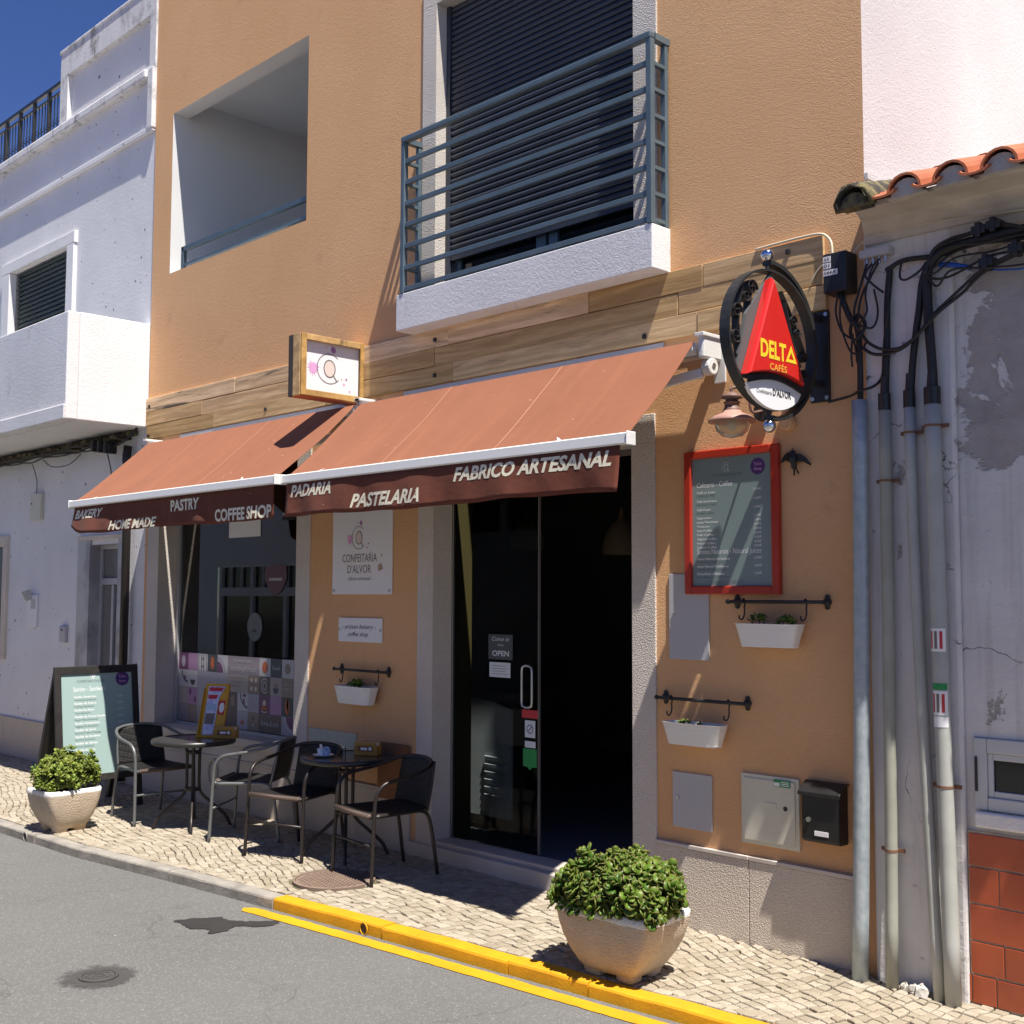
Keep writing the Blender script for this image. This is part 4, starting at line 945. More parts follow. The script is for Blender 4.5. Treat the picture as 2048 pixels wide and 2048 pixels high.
wall_planter(-3.82, -3.20, 1.83, -3.732, -3.338, 1.588, 1.713, 'directly under the red menu', ('two small tufts of succulent in the pot under the red menu', [(-.11, .05, .035, 'jade_leaf'), (-.05, .06, .045, 'jade_leaf'), (-.02, .055, .04, 'jade_leaf'), (.09, .05, .04, 'jade_leaf'), (.13, .05, .045, 'lime_leaf'), (.15, .035, .04, 'lime_leaf'), (.06, .03, .025, 'lime_leaf')]), 6)
wall_planter(-4.325, -3.70, 1.273, -4.236, -3.832, 1.024, 1.148, 'beside the door jamb above the small grey hatch', ('low sparse succulents in the pot beside the door jamb', [(-.06, .022, .035, 'jade_leaf'), (-.03, .03, .03, 'jade_leaf'), (.05, .02, .03, 'jade_leaf'), (-.09, .02, .025, 'jade_leaf')]), 7)

# ------------------------------------------------------------------ boxes on the wall
def hatch(x0, x1, z0, z1, mt, label, lock, y=-.010, frame=0):
    t = thing('meter_hatch', label, 'hatch', ((x0 + x1) / 2, 0, z0))
    if frame:
        B().box(x0, -.016, z0, x1, -.001, z1).o('frame', mt, t, bevel=.004); B().box(x0 + frame, -.022, z0 + frame, x1 - frame, -.016, z1 - frame).o('door', mt, t, bevel=.002)
    else: B().box(x0, y, z0, x1, -.001, z1).o('door', mt, t, bevel=.002)
    if lock: B().cyl((lock[0], y - .006, lock[1]), (lock[0], y, lock[1]), .011, 14).o('lock', 'steel', t)
    return t
hatch(-4.260, -3.978, 1.495, 1.988, 'grey_box', 'tall grey metal hatch half hidden behind the red menu', (-4.225, 1.752))
hatch(-4.242, -3.968, .541, .853, 'grey_box', 'low grey metal hatch with a lock just right of the door', (-4.205, .705))
t = hatch(-3.768, -3.405, .522, .897, 'cream_box', 'cream gas meter cabinet with a green sticker beside the black letterbox', None, frame=.022)
B().cyl((-3.485, -.0235, .735), (-3.485, -.022, .735), .013, 14).o('finger_hole', 'ink', t); B().box(-3.62, -.025, .725, -3.54, -.022, .755).o('name_plate', 'cream_box', t, bevel=.001)
st = B().box(-3.555, -.0232, .845, -3.452, -.022, .892 - .01).o('sticker', 'green_print', t); B().box(-3.553, -.0236, .848, -3.518, -.0232, .868).o('sticker_logo', 'panel_white', st)
for k in range(3): B().box(-3.51, -.0236, .852 + k * .009, -3.46, -.0232, .856 + k * .009).o('sticker_line', 'chalk_white', st)
# letterbox
t = thing('letterbox', 'black steel letterbox with a sloping lid on the orange wall', 'letterbox', (-3.235, 0, .595))
b = B(); b.loft([[V((x, p[0], p[1])) for p in ((-.002, .60), (-.075, .60), (-.092, .615), (-.092, .84), (-.03, .90), (-.002, .90))] for x in (-3.345, -3.128)]); b.o('body', 'black_plastic', t, bevel=.004)
b = B(); b.loft([[V((x, p[0], p[1])) for p in ((-.001, .903), (-.032, .906), (-.108, .856), (-.108, .838), (-.102, .838), (-.1, .852), (-.03, .9), (-.001, .898))] for x in (-3.358, -3.116)]); b.o('lid', 'black_plastic', t, bevel=.002)
B().cyl((-3.302, -.10, .715), (-3.302, -.092, .715), .013, 16).o('lock', 'steel', t); np_ = B().box(-3.268, -.0955, .638, -3.19, -.092, .662).o('name_window', 'paper', t)
# signs on the pier
t = thing('shop_name_panel', 'tall white panel lettered CONFEITARIA D\'ALVOR on the orange pier', 'sign', (-7.2, 0, 1.868))
pn = B().box(-7.573, -.014, 1.868, -6.832, -.003, 2.56).o('panel', 'panel_white', t, bevel=.002); yy = -.0155
logo(pn, (-7.235, yy + .001, 2.30), X, Z, .205, -Y)
text('CONFEITARIA', .062, 'ink_grey', pn, (-7.44, yy, 2.115), width=.43); text("D'ALVOR", .062, 'ink_grey', pn, (-7.375, yy, 2.03), width=.295); text('- fabrico artesanal -', .028, 'ink_grey', pn, (-7.385, yy, 1.975), width=.32, shear=.35)
for x, z in ((-7.548, 1.895), (-6.858, 1.895)): B().cyl((x, -.021, z), (x, -.014, z), .012, 12).o('screw_cap', 'steel', pn)
for x, z, r_, m_ in ((-6.97, 2.07, .026, 'print_tan'), (-6.95, 2.16, .008, 'print_tan')):
    b = B(); disc(b, (x, yy, z), X, Z, r_, jit=.6, seed=9); b.o('drop', m_, pn)
t = thing('artisan_plaque', 'small white plaque lettered artisan bakery coffee shop', 'sign', (-7.21, 0, 1.505))
pn = B().box(-7.485, -.013, 1.505, -6.943, -.003, 1.688).o('panel', 'panel_white', t, bevel=.002)
text('- artisan bakery -', .034, 'ink', pn, (-7.435, -.0145, 1.605), width=.42, shear=.35); text('coffee shop', .034, 'ink', pn, (-7.36, -.0145, 1.548), width=.25, shear=.35)
for x in (-7.47, -6.958): B().cyl((x, -.019, 1.597), (x, -.013, 1.597), .010, 12).o('screw_cap', 'steel', pn)
t = thing('pier_plate', 'long pale green cover plate low on the pier behind the second table', 'cover plate', (-7.55, 0, .62)); B().box(-7.865, -.012, .62, -7.245, -.002, .81).o('plate', 'pale_green_plate', t, bevel=.002); B().box(-7.845, -.0135, .775, -7.265, -.012, .78).o('ridge', 'grey_box', t)
t = thing('brown_wall_cabinet', 'brown painted cabinet low on the pier beside the door jamb', 'cabinet', (-6.74, 0, .375)); B().box(-6.925, -.055, .46, -6.60, -.024, .785).o('door', 'brown_box', t, bevel=.003); B().box(-6.925, -.045, .38, -6.60, -.024, .456).o('flap', 'brown_box', t)

# ------------------------------------------------------------------ numbered cable box and street cables
t = thing('cable_box', 'black telecom box with stuck on numbers AA 01 044A by the wall corner', 'junction box', (-3.08, 0, 3.42))
B().box(-3.155, -.12, 3.43, -3.02, -.002, 3.64).o('body', 'black_plastic', t, bevel=.008)
for s_, x, z in (('AA', -3.145, 3.600), ('01', -3.145, 3.565), ('044A', -3.145, 3.528)):
    lb = B().box(x - .006, -.1215, z - .006, x + .019 * len(s_), -.12, z + .024).o('number_strip', 'panel_white', t); text(s_, .019, 'ink', lb, (x - .002, -.1225, z), width=.0185 * len(s_) - .004, bold=.01)
b = B(); b.box(-2.962, -.09, 3.585, -2.80, -.03, 3.622); sp = b.o('cable_splitter', 'grey_box', label='grey metal cable splitter with four screw terminals under the eaves', cat='splitter')
for k in range(4):
    x = -2.935 + .034 * k; B().cyl((x, -.06, 3.55), (x, -.06, 3.585), .009, 8).o('terminal', 'steel', sp)
def cable(pts, r, label, mt='cable_black', sub=6, name='cable'): return B().tube(pts, r, 8, sub=sub).o(name, mt, smooth=True, label=label, cat='cable', group='street cables')
cable([(-2.981, -.07, 2.84), (-2.978, -.07, 3.0), (-2.982, -.07, 3.166), (-2.989, -.08, 3.243), (-3.024, -.08, 3.287), (-3.084, -.07, 3.43)], .016, 'thick black cable running from the numbered box into the galvanised pipe')
cable([(-2.847, -.06, 2.80), (-2.84, -.06, 3.0), (-2.836, -.055, 3.147), (-2.831, -.055, 3.332), (-2.815, -.055, 3.487), (-2.82, -.06, 3.52)],   .017, 'thick black cable rising from the second wall pipe')
cable([(-2.712, -.065, 2.80), (-2.700, -.065, 2.98), (-2.682, -.06, 3.14), (-2.660, -.06, 3.273), (-2.643, -.06, 3.397), (-2.62, -.06, 3.46), (-2.585, -.06, 3.51)], .018, 'thick black cable rising from the third wall pipe')
cable([(-2.588, -.07, 2.80), (-2.596, -.07, 3.0), (-2.606, -.07, 3.18), (-2.611, -.07, 3.38), (-2.604, -.075, 3.451), (-2.575, -.08, 3.499), (-2.5, -.08, 3.54), (-2.3, -.08, 3.555), (-1.9, -.08, 3.56), (-1.4, -.08, 3.57)],   .024, 'thickest black cable bending from the fourth pipe along the wall')
cable([(-2.83, -.06, 3.50), (-2.739, -.06, 3.536), (-2.574, -.06, 3.525), (-2.479, -.06, 3.533), (-2.387, -.06, 3.555), (-2.25, -.06, 3.535), (-1.9, -.06, 3.53), (-1.4, -.06, 3.54)],   .013, 'black cable bundle running along the white wall under the eaves')
cable([(-2.604, -.10, 3.435), (-2.564, -.10, 3.538), (-2.487, -.10, 3.577), (-2.386, -.10, 3.586), (-2.332, -.10, 3.597), (-2.243, -.10, 3.604), (-2.178, -.10, 3.58), (-2.0, -.1, 3.52), (-1.6, -.1, 3.5)], .009, 'thin black cable arching highest over the connector under the eaves')
cable([(-2.948, -.1, 3.185), (-2.909, -.1, 3.137), (-2.85, -.1, 3.1), (-2.783, -.1, 3.087), (-2.725, -.1, 3.095), (-2.648, -.1, 3.142), (-2.572, -.1, 3.223), (-2.479, -.1, 3.292), (-2.335, -.1, 3.392), (-2.249, -.1, 3.426), (-1.8, -.1, 3.55)], .0085, 'upper of two thin black cables sagging across the pipes')
cable([(-2.95, -.09, 3.121), (-2.906, -.09, 3.087), (-2.856, -.09, 3.073), (-2.788, -.09, 3.074), (-2.72, -.09, 3.096), (-2.629, -.105, 3.154), (-2.54, -.11, 3.229), (-2.43, -.09, 3.306), (-2.262, -.09, 3.414), (-1.8, -.09, 3.52)], .0085, 'lower of two thin black cables sagging across the pipes')
cable([(-3.18, -.04, 2.876), (-3.06, -.03, 2.894), (-2.967, -.105, 2.899), (-2.911, -.06, 2.923), (-2.875, -.04, 2.969), (-2.865, -.04, 3.061), (-2.857, -.04, 3.152), (-2.82, -.085, 3.239), (-2.807, -.085, 3.302), (-2.818, -.08, 3.359)], .007, 'thin black cable from the foot of the black wall plate')
cable([(-3.624, -.028, 3.786), (-3.495, -.028, 3.790), (-3.336, -.028, 3.792), (-3.226, -.03, 3.786), (-3.173, -.04, 3.758), (-3.142, -.05, 3.712), (-3.132, -.06, 3.64)], .007, 'cream cable lying on top of the boards and into the numbered box', 'cable_cream')
cable([(-3.155, -.06, 3.618), (-3.205, -.035, 3.61), (-3.24, -.03, 3.585), (-3.278, -.03, 3.53)], .005, 'short cream wire end left of the numbered box', 'cable_cream')
cable([(-2.551, -.06, 3.475), (-2.504, -.06, 3.468), (-2.449, -.06, 3.450), (-2.394, -.06, 3.43)], .013, 'bright blue cable length under the black bundle', 'cable_blue')
cable([(-2.394, -.06, 3.43), (-2.305, -.06, 3.405), (-2.218, -.06, 3.387), (-2.1, -.06, 3.381), (-1.7, -.06, 3.42)], .005, 'thin blue wire sagging right of the blue cable', 'cable_blue')
cable([(-3.003, -.09, 3.289), (-3.03, -.07, 3.216), (-2.974, -.12, 3.16), (-2.935, -.09, 3.233), (-2.982, -.08, 3.30), (-3.0, -.06, 3.222), (-2.955, -.1, 3.20), (-2.99, -.12, 3.26)],   .009, 'black knot of coiled cable below the numbered box')
for k, (x, pts) in enumerate(((-2.935, [(-2.931, -.07, 3.556), (-2.959, -.08, 3.455), (-2.998, -.08, 3.341), (-3.0, -.08, 3.27)]), (-2.9, [(-2.867, -.07, 3.55), (-2.912, -.08, 3.47), (-2.961, -.08, 3.382), (-2.983, -.08, 3.27)]), (-2.87, [(-2.901, -.06, 3.56), (-2.93, -.09, 3.50), (-2.907, -.09, 3.457), (-2.867, -.09, 3.416), (-2.832, -.09, 3.386)]))):
    cable(pts, .006, ['thin black wire from the leftmost splitter terminal', 'thin black wire from the rightmost used splitter terminal', 'thin black wire crossing from the splitter to the second pipe cable'][k])
cable([(-2.612, -.07, 3.501), (-2.642, -.075, 3.465), (-2.691, -.08, 3.437), (-2.726, -.085, 3.43), (-2.745, -.085, 3.452), (-2.739, -.08, 3.512), (-2.719, -.075, 3.532)], .006, 'small hanging loop of wire between the second and third pipe')
rr = random.Random(77)
WN = ['thin slack wire highest in the tangle under the eaves', 'second thin slack wire in the tangle under the eaves', 'third thin slack wire in the tangle under the eaves', 'fourth thin slack wire in the tangle under the eaves', 'fifth thin slack wire in the tangle under the eaves', 'lowest thin slack wire in the tangle under the eaves']
for k in range(6):
    z0 = 3.60 - .035 * k; xs0 = -2.60
    cable([(-2.608, -.085, 3.30 + .02 * k), (-2.60, -.095, 3.42), (xs0 + .05, -.09, z0 - .06)] + [(xs0 + .14 + .17 * i, -.07 - rr.random() * .06, z0 - .03 + (rr.random() - .5) * .06) for i in range(7)], .0045 + .002 * rr.random(), WN[k])
KN = ['wire curling left out of the knot below the numbered box', 'wire curling right out of the knot below the numbered box', 'wire drooping low from the knot below the numbered box', 'wire looping high from the knot to the splitter', 'short stub wire at the foot of the knot']
for k, pts in enumerate(([(-3.09, -.08, 3.43), (-3.10, -.09, 3.33), (-3.06, -.10, 3.22), (-3.0, -.09, 3.16), (-2.99, -.08, 3.05)], [(-3.05, -.08, 3.43), (-3.03, -.10, 3.32), (-2.96, -.11, 3.24), (-2.90, -.08, 3.22), (-2.88, -.06, 3.30), (-2.90, -.06, 3.42)], [(-3.07, -.08, 3.43), (-3.07, -.10, 3.28), (-3.02, -.10, 3.12), (-2.97, -.09, 3.10), (-2.93, -.08, 3.16)], [(-2.97, -.1, 3.24), (-2.92, -.1, 3.30), (-2.93, -.09, 3.40), (-2.90, -.08, 3.52), (-2.86, -.07, 3.57)], [(-3.0, -.1, 3.2), (-3.01, -.1, 3.1), (-3.005, -.1, 3.03)])):
    cable(pts, .0055, KN[k])
cable([(-3.03, -.03, 3.64), (-2.95, -.05, 3.685), (-2.80, -.06, 3.70), (-2.55, -.06, 3.695), (-2.2, -.06, 3.66), (-1.7, -.06, 3.62)], .004, 'thin pale wire crossing the plaster just below the cornice', 'cable_cream')
for x, z, s_ in ((-2.33, 3.59, 0), (-2.26, 3.60, 1), (-2.30, 3.43, 2), (-2.16, 3.47, 3)):
    b = B(); b.box(x - .035, -.125, z - .02, x + .035, -.06, z + .02); b.box(x - .015, -.13, z - .035, x + .012, -.055, z + .035)
    b.o('cable_clamp', 'black_plastic', bevel=.005, label=['black clamp at the left end of the upper cable', 'black clamp next to the top arching cable', 'black clamp beside the blue cable', 'black clamp on the lower right cables'][s_], cat='clamp', group='black cable clamps')
# pipes down the corner
def wpipe(x0, x1, r, mt, label, stickers=None, cap=.03, bands=()):
    t = thing('wall_pipe', label, 'pipe', (x1, -.06, -.02), group='upright cable pipes on the wall corner')
    y0 = -.045 - r; ztop = 2.80 if mt != 'galvanised' else 2.855; zb = zg(x1, -.06) - .01
    pts = [(x0 + (x1 - x0) * (k / 10) ** 1.6, y0 - (.02 * (k / 10) ** 3), ztop + (zb - ztop) * k / 10) for k in range(11)]
    B().tube(pts, r, 18).o('tube', mt, t, smooth=True)
    if cap: B().tube([(x0, y0, ztop - .01), (x0, y0, ztop + .075), (x0 - .002, y0, ztop + .08), (x0, y0, ztop + .16)], [r * 1.05, r * 1.05, r * .62, r * .5], 14).o('boot', 'black_plastic', t)
    for z in bands:
        f = (ztop - z) / (ztop - zb); xx = x0 + (x1 - x0) * f ** 1.6; yy_ = y0 - .02 * f ** 3
        b = B(); b.tube([(xx, yy_, z), (xx, yy_, z + .012)], r * 1.06, 18); b.box(xx - r - .03, yy_ + r * .5, z - .003, xx + r + .03, yy_ + r * .5 + .012, z + .015); b.o('clip', 'rust', t)
    for z, h, mm in (stickers or []):
        f = (ztop - z) / (ztop - zb); xx = x0 + (x1 - x0) * f ** 1.6; yy_ = y0 - .02 * f ** 3
        b = B(); rg = []
        for zz in (z, z + h): rg.append([V((xx + (r + .0015) * math.cos(a), yy_ + (r + .0015) * math.sin(a), zz)) for a in (R(-150 + 14 * k) for k in range(10))])
        b.loft(rg, False, False, False); s_ = b.o('sticker', mm, t)
        if mm == 'paper' and h > .05:
            for k in range(3):
                b = B(); rg = []
                for zz in (z + h * .12, z + h * .88): rg.append([V((xx + (r + .0022) * math.cos(a), yy_ + (r + .0022) * math.sin(a), zz)) for a in (R(-140 + 36 * k), R(-130 + 36 * k), R(-120 + 36 * k))])
                b.loft(rg, False, False, False); b.o('print_column', 'leaflet_red' if k != 1 else 'ink_grey', s_)
wpipe(-2.978, -3.02, .040, 'galvanised', 'leftmost galvanised steel pipe against the orange wall', cap=0)
wpipe(-2.846, -2.855, .030, 'pvc_olive', 'second thin olive grey pipe with two rusty clips', bands=(2.43, .62))
wpipe(-2.715, -2.615, .028, 'pvc_grey', 'third pale grey pipe slanting behind the rightmost pipe', bands=(2.66,))
wpipe(-2.592, -2.545, .038, 'pvc_grey', 'rightmost wide grey pipe with torn flyposter stickers', stickers=[(1.60, .11, 'paper'), (1.42, .03, 'green_print'), (1.30, .115, 'paper'), (1.245, .05, 'panel_white')], bands=(2.68, .96))
# ------------------------------------------------------------------ white house on the left
lh = thing('white_house', 'white two storey house with a solid balcony and roof terrace left of the cafe', 'house', (-13.5, 0, 0))
LD = (-11.86, -11.23, .1, 2.38); LW = (-14.22, -12.62, 3.55, 5.735); LL = (-15.6, -14.16, 1.2, 2.43)
b = B(); holes_wall(b, -24, -10.687, -.1, 7.16, [LD, LW, LL], .012); b.o('wall', 'left_wall', lh)
b = B(); reveal(b, *LD, .012, .16); reveal(b, *LL, .012, .12); b.o('reveals', 'marble', lh)
b = B(); b.quad((-24, 10, 0), (-10.69, 10, 0), (-10.69, 10, 7), (-24, 10, 7)); b.quad((-24, .012, 7.15), (-10.69, .012, 7.15), (-10.69, 10, 7.15), (-24, 10, 7.15)); b.o('roof_slab', 'parapet_white', lh)
# plinth, eave line
for a, c in ((-24, -16.4), (-16.396, -13.96), (-13.956, -12.14), (-11.13, -10.69)): B().box(a, -.02, -.1, c, .011, .452).o('plinth_slab', 'plinth_stone', lh, bevel=.003)
# cornice and string course, parapet wall
B().box(-24, -.075, 7.06, -10.80, .3, 7.16).o('cornice', 'parapet_white', lh, bevel=.02); B().box(-24, -.035, 6.50, -10.70, .011, 6.56).o('string_course', 'left_wall', lh, bevel=.008)
B().box(-10.80, -.045, 6.53, -10.69, .3, 7.16).o('corner_pier', 'parapet_white', lh, bevel=.01)
b = B(); holes_wall(b, -12.94, -10.69, 7.161, 8.03, [(-12.75, -10.81, 7.21, 7.74)], -.02); b.o('parapet', 'parapet_white', lh)
B().box(-12.94, -.019, 7.161, -12.752, .2, 8.03).o('parapet_pier', 'parapet_white', lh); B().box(-10.808, -.019, 7.161, -10.69, .2, 8.03).o('parapet_pier', 'parapet_white', lh)
B().box(-12.751, .035, 7.161, -10.809, .2, 7.745).o('parapet_panel', 'left_wall', lh); B().box(-12.751, -.019, 7.742, -10.809, .2, 8.028).o('parapet_head', 'parapet_white', lh); B().box(-12.97, -.03, 8.03, -10.69, .22, 8.07).o('parapet_coping', 'parapet_white', lh, bevel=.01)
tr_ = B().box(-17.0, .08, 7.80, -12.94, .12, 7.84).o('terrace_railing', 'black_iron', lh); B().box(-17.0, .085, 7.70, -12.94, .115, 7.72).o('rail', 'black_iron', tr_); B().box(-17.0, .085, 7.24, -12.94, .115, 7.26).o('rail', 'black_iron', tr_)
for k in range(10): B().box(-16.9 + k * .42, .08, 7.16, -16.87 + k * .42, .12, 7.8).o('post', 'black_iron', tr_)
for k in range(46):
    x = -16.98 + k * .088; B().cyl((x, .1, 7.26), (x, .1, 7.70), .007, 6).o('baluster', 'black_iron', tr_)
for k in range(30):
    x = -15.5 + k * .088; b = B(); arc(b, (x, .085, 7.33), X, Z, .035, .014, 0, R(300), 12); arc(b, (x + .04, .085, 7.40), X, Z, .025, .012, R(120), R(420), 10); b.o('scroll', 'black_iron', tr_)
# upper window with shutter
for a, c, d, e in ((-14.44, -14.22, 3.55, 5.73), (-12.62, -12.445, 3.55, 5.73), (-14.46, -12.43, 5.735, 5.87)): B().box(a, -.03, d, c, .06, e).o('window_surround', 'white_wall', lh, bevel=.006)
sh = B().box(-14.22, .10, 3.55, -12.62, .11, 5.735).o('shutter', 'shutter_green', lh); bb = B(); prof = [(.10, 0), (.08, .006), (.072, .025), (.08, .046), (.10, .052)]
bb.loft([[V((x, p[0], 4.72 + p[1])) for p in prof] for x in (-14.2, -12.64)]); o0 = bb.o('slat', 'shutter_green', sh); sm = o0.data
for k in range(-8, 18):
    if k: o1 = bpy.data.objects.new('slat', sm); COL.objects.link(o1); o1.parent = sh; o1.location = (0, 0, k * .0565)
# balcony box
yb = -.83; xb = -10.695
b = B(); b.box(-15.2, yb, 3.50, xb, yb + .12, 4.53); b.o('balcony_front', 'weathered_white', lh, bevel=.012)
B().box(xb - .12, yb + .121, 3.50, xb, .011, 4.535).o('balcony_side', 'white_wall', lh, bevel=.012)
B().box(-15.2, yb + .121, 3.50, xb - .121, .011, 3.64).o('balcony_floor', 'white_wall', lh)
B().box(-15.22, yb - .018, 3.50, xb + .002, yb - .001, 3.64).o('balcony_band', 'weathered_white', lh, bevel=.01)
# door with panes
for a, c, d, e in ((-12.15, -11.862, .06, 2.43), (-11.228, -11.13, .06, 2.43)): B().box(a, -.012, d, c, .02, e).o('door_surround', 'marble', lh, bevel=.004)
B().box(-12.16, -.02, 2.43, -11.12, .03, 2.475).o('door_head', 'pale_trim', lh, bevel=.004)
dr = B().box(-11.86, .13, .1, -11.23, .14, 2.38).o('door', 'frosted', lh)
for a, c, d, e in ((-11.86, -11.81, .1, 2.38), (-11.28, -11.23, .1, 2.38), (-11.575, -11.53, .1, 1.96)): B().box(a, .10, d, c, .129, e).o('stile', 'door_alu', dr, bevel=.003)
for d, e in ((1.965, 2.03), (2.335, 2.38), (.1, .22)): B().box(-11.81, .10, d, -11.28, .128, e).o('rail', 'door_alu', dr, bevel=.003)
B().box(-14.16 - 1.5, .11, 1.2, -14.16, .12, 2.43).o('lower_window', 'dark_glass', lh)
for a, c, d, e in ((-14.158, -14.03, 1.16, 2.44), (-15.7, -14.03, 2.441, 2.55), (-15.7, -14.03, 1.10, 1.158)): B().box(a, -.02, d, c, .06, e).o('window_trim', 'pale_trim', lh, bevel=.004)
# ragged tile ends of the former eaves
rr = random.Random(6)
for k in range(27):
    x = -14.8 + k * .142; w_ = .05 + rr.random() * .02; b = B(); pr = -.10 - rr.random() * .07; z = 3.40 + rr.random() * .03
    b.loft([[V((x + w_ * 1.2 * math.cos(a), y, z + (.035 + rr.random() * .008) * math.sin(a))) for a in (R(180 - 30 * i) for i in range(7))] for y in (pr, .01)]); b.o('eave_tile', 'mossy_tile', lh)
B().box(-15, -.06, 3.44, -10.9, .011, 3.499).o('eave_mortar', 'mossy_tile', lh, bevel=.01)
# cables under the eaves
rr = random.Random(12)
def wavy(xa, xb_, z, y, amp, n=14): return [(xa + (xb_ - xa) * k / n, y + (rr.random() - .5) * .03, z + (rr.random() - .5) * amp) for k in range(n + 1)]
for k, (z, y, r_, lb) in enumerate(((3.37, -.13, .013, 'thickest black cable under the ragged eaves of the white house'), (3.345, -.15, .008, 'lowest thin black cable under the ragged eaves of the white house'), (3.39, -.16, .007, 'thin black cable pressed against the broken eave tiles'))):
    cable(wavy(-15, -11.1, z, y, .035), r_, lb)
cable([(-12.9, -.1, 3.35), (-12.6, -.12, 3.25), (-12.2, -.12, 3.24), (-11.9, -.12, 3.33)], .005, 'sagging wire left of the thin vertical drop wires')
cable([(-11.35, -.12, 3.38), (-11.36, -.05, 3.15), (-11.33, -.04, 2.95), (-11.27, -.04, 2.9)], .006, 'thin drop wire on the white wall left of the awning corner'); cable([(-13.23, -.08, 3.33), (-13.22, -.03, 3.15), (-13.24, -.02, 2.97)], .005, 'short wire dropping to the small beige box on the white wall')
for k in range(3):
    b = B(); x = -11.45 + .14 * k; b.box(x - .05, -.2, 3.34 - .02 * k, x + .05, -.10, 3.40 - .02 * k); b.box(x - .02, -.22, 3.31 - .02 * k, x + .03, -.09, 3.43 - .02 * k)
    b.o('cable_clamp', 'cable_black', bevel=.01, label=['left black clamp in the cluster under the white balcony', 'middle black clamp in the cluster under the white balcony', 'right black clamp in the cluster under the white balcony'][k], cat='clamp', group='clamps under the white balcony')
cable([(-11.2, -.13, 3.34), (-11.0, -.13, 3.36), (-10.82, -.1, 3.44), (-10.74, -.06, 3.55), (-10.735, -.05, 3.72)], .012, 'black cable curling up beside the left end of the fascia boards')
t = B().tube([(-10.97, -.06, 3.34), (-11.0, -.06, 3.2), (-10.955, -.06, 3.05), (-10.955, -.06, .05)], .042, 14).o('downpipe', 'tube_brown', smooth=True, label='dark downpipe between the white house door and the cafe', cat='pipe')
# small fittings on the white wall
t = thing('beige_wall_box', 'small beige meter box high on the white house wall', 'meter box', (-13.24, 0, 2.70)); B().box(-13.385, -.03, 2.70, -13.1, .01, 3.0).o('cover', 'cream_box', t, bevel=.004); B().box(-13.35, -.036, 2.88, -13.33, -.03, 2.90).o('latch', 'ink_grey', t)
t = thing('mail_slot_box', 'narrow white letter slot with lifted beige flap on the white house', 'letterbox', (-13.29, 0, 1.49)); B().box(-13.43, -.012, 1.49, -13.16, .01, 1.855).o('plate', 'panel_white', t, bevel=.002); B().box(-13.31, -.016, 1.70, -13.20, -.012, 1.80).o('slot', 'grey_box', t); b = B(); b.bar((-13.30, -.03, 1.80), (-13.34, -.07, 1.90), .015, .12, (0, -1, .3)); b.o('flap', 'cream_box', t)
t = thing('door_bell', 'small grey intercom with rounded top left of the white house door', 'intercom', (-12.44, 0, 1.34)); b = B(); b.loft([[V((x, p[0], p[1])) for p in ((.01, 1.345), (-.025, 1.345), (-.03, 1.50), (-.02, 1.525), (.01, 1.53))] for x in (-12.515, -12.375)]); b.o('case', 'grey_box', t, bevel=.004); B().box(-12.47, -.031, 1.47, -12.42, -.028, 1.49).o('button', 'ink', t)

# ------------------------------------------------------------------ old white house on the right
rh = thing('old_house', 'old low white house with peeling plaster, tiled eaves and red tiled base', 'house', (-1.9, 0, 0))
RW = (-2.425, -2.0, .885, 1.18)
b = B(); holes_wall(b, -2.975, 1.5, -.15, 3.80, [(-2.47, -1.95, .862, 1.20)], .012); b.o('wall', 'peeling_wall', rh)
b = B(); b.box(-2.974, -.03, -.12, -2.507, .011, 3.72); b.o('pilaster', 'peeling_wall', rh, bevel=.015)
b = B(); prof = [(.011, 3.60), (-.02, 3.62), (-.03, 3.655), (-.045, 3.66), (-.06, 3.70), (-.10, 3.728), (-.13, 3.742), (-.14, 3.748), (-.20, 3.752), (-.27, 3.748), (-.345, 3.738), (-.362, 3.74), (-.365, 3.762), (.011, 3.80)]
rr = random.Random(31); rings = []
for k in range(60):
    x = (-2.99 if k == 0 else -2.80 + 4.4 * k / 59); e = .018 if k == 0 else 0; rings.append([V((x + (.38 * -p[0] + .02 if k == 0 else 0), p[0] + (rr.random() - .5) * .004, p[1] + (rr.random() - .5) * .004)) for p in prof])
b.loft(rings); b.o('cornice', 'cornice_plaster', rh)
# barrel tile roof, eave row first
def barrel(c, r, ln, up=True, pitch=R(20), th=.012, tap=.85):
    b = B(); rings = []
    for f, k in ((0, 1.), (1, tap)):
        y = f * ln * math.cos(pitch); z = f * ln * math.sin(pitch); P = []
        for i in range(10): a = math.pi * i / 9; P.append(V((c[0] + r * k * math.cos(a), c[1] + y, c[2] + z + (1 if up else -1) * (r * k) * math.sin(a) * (.95 if up else .42))))
        for i in range(10): a = math.pi * (9 - i) / 9; P.append(V((c[0] + (r * k - th) * math.cos(a), c[1] + y, c[2] + z + (1 if up else -1) * (r * k - th) * math.sin(a) * (.95 if up else .30))))
        rings.append(P)
    b.loft(rings); return b
for row in range(4):
    for k in range(11):
        x = -2.548 + k * .224; y = -.42 + row * .36; z = 3.762 + row * .13
        barrel((x, y, z), .086, .44).o('roof_tile', 'terracotta', rh, smooth=False)
        barrel((x - .112, y - .012, z + .012), .072, .44, False).o('channel_tile', 'terracotta', rh, smooth=False)
        if row == 0:
            b = B(); P = [V((x + .076 * math.cos(math.pi * i / 9), -.395, 3.752 + .072 * math.sin(math.pi * i / 9))) for i in range(10)]; P += [V((x - .10, -.395, 3.72)), V((x + .10, -.395, 3.72))][::-1][::-1]
            b.prism([P[0]] + P[1:10] + [V((x - .098, -.395, 3.741)), V((x + .098, -.395, 3.741))], (0, .06, 0)); b.o('mortar_plug', 'mortar', rh)
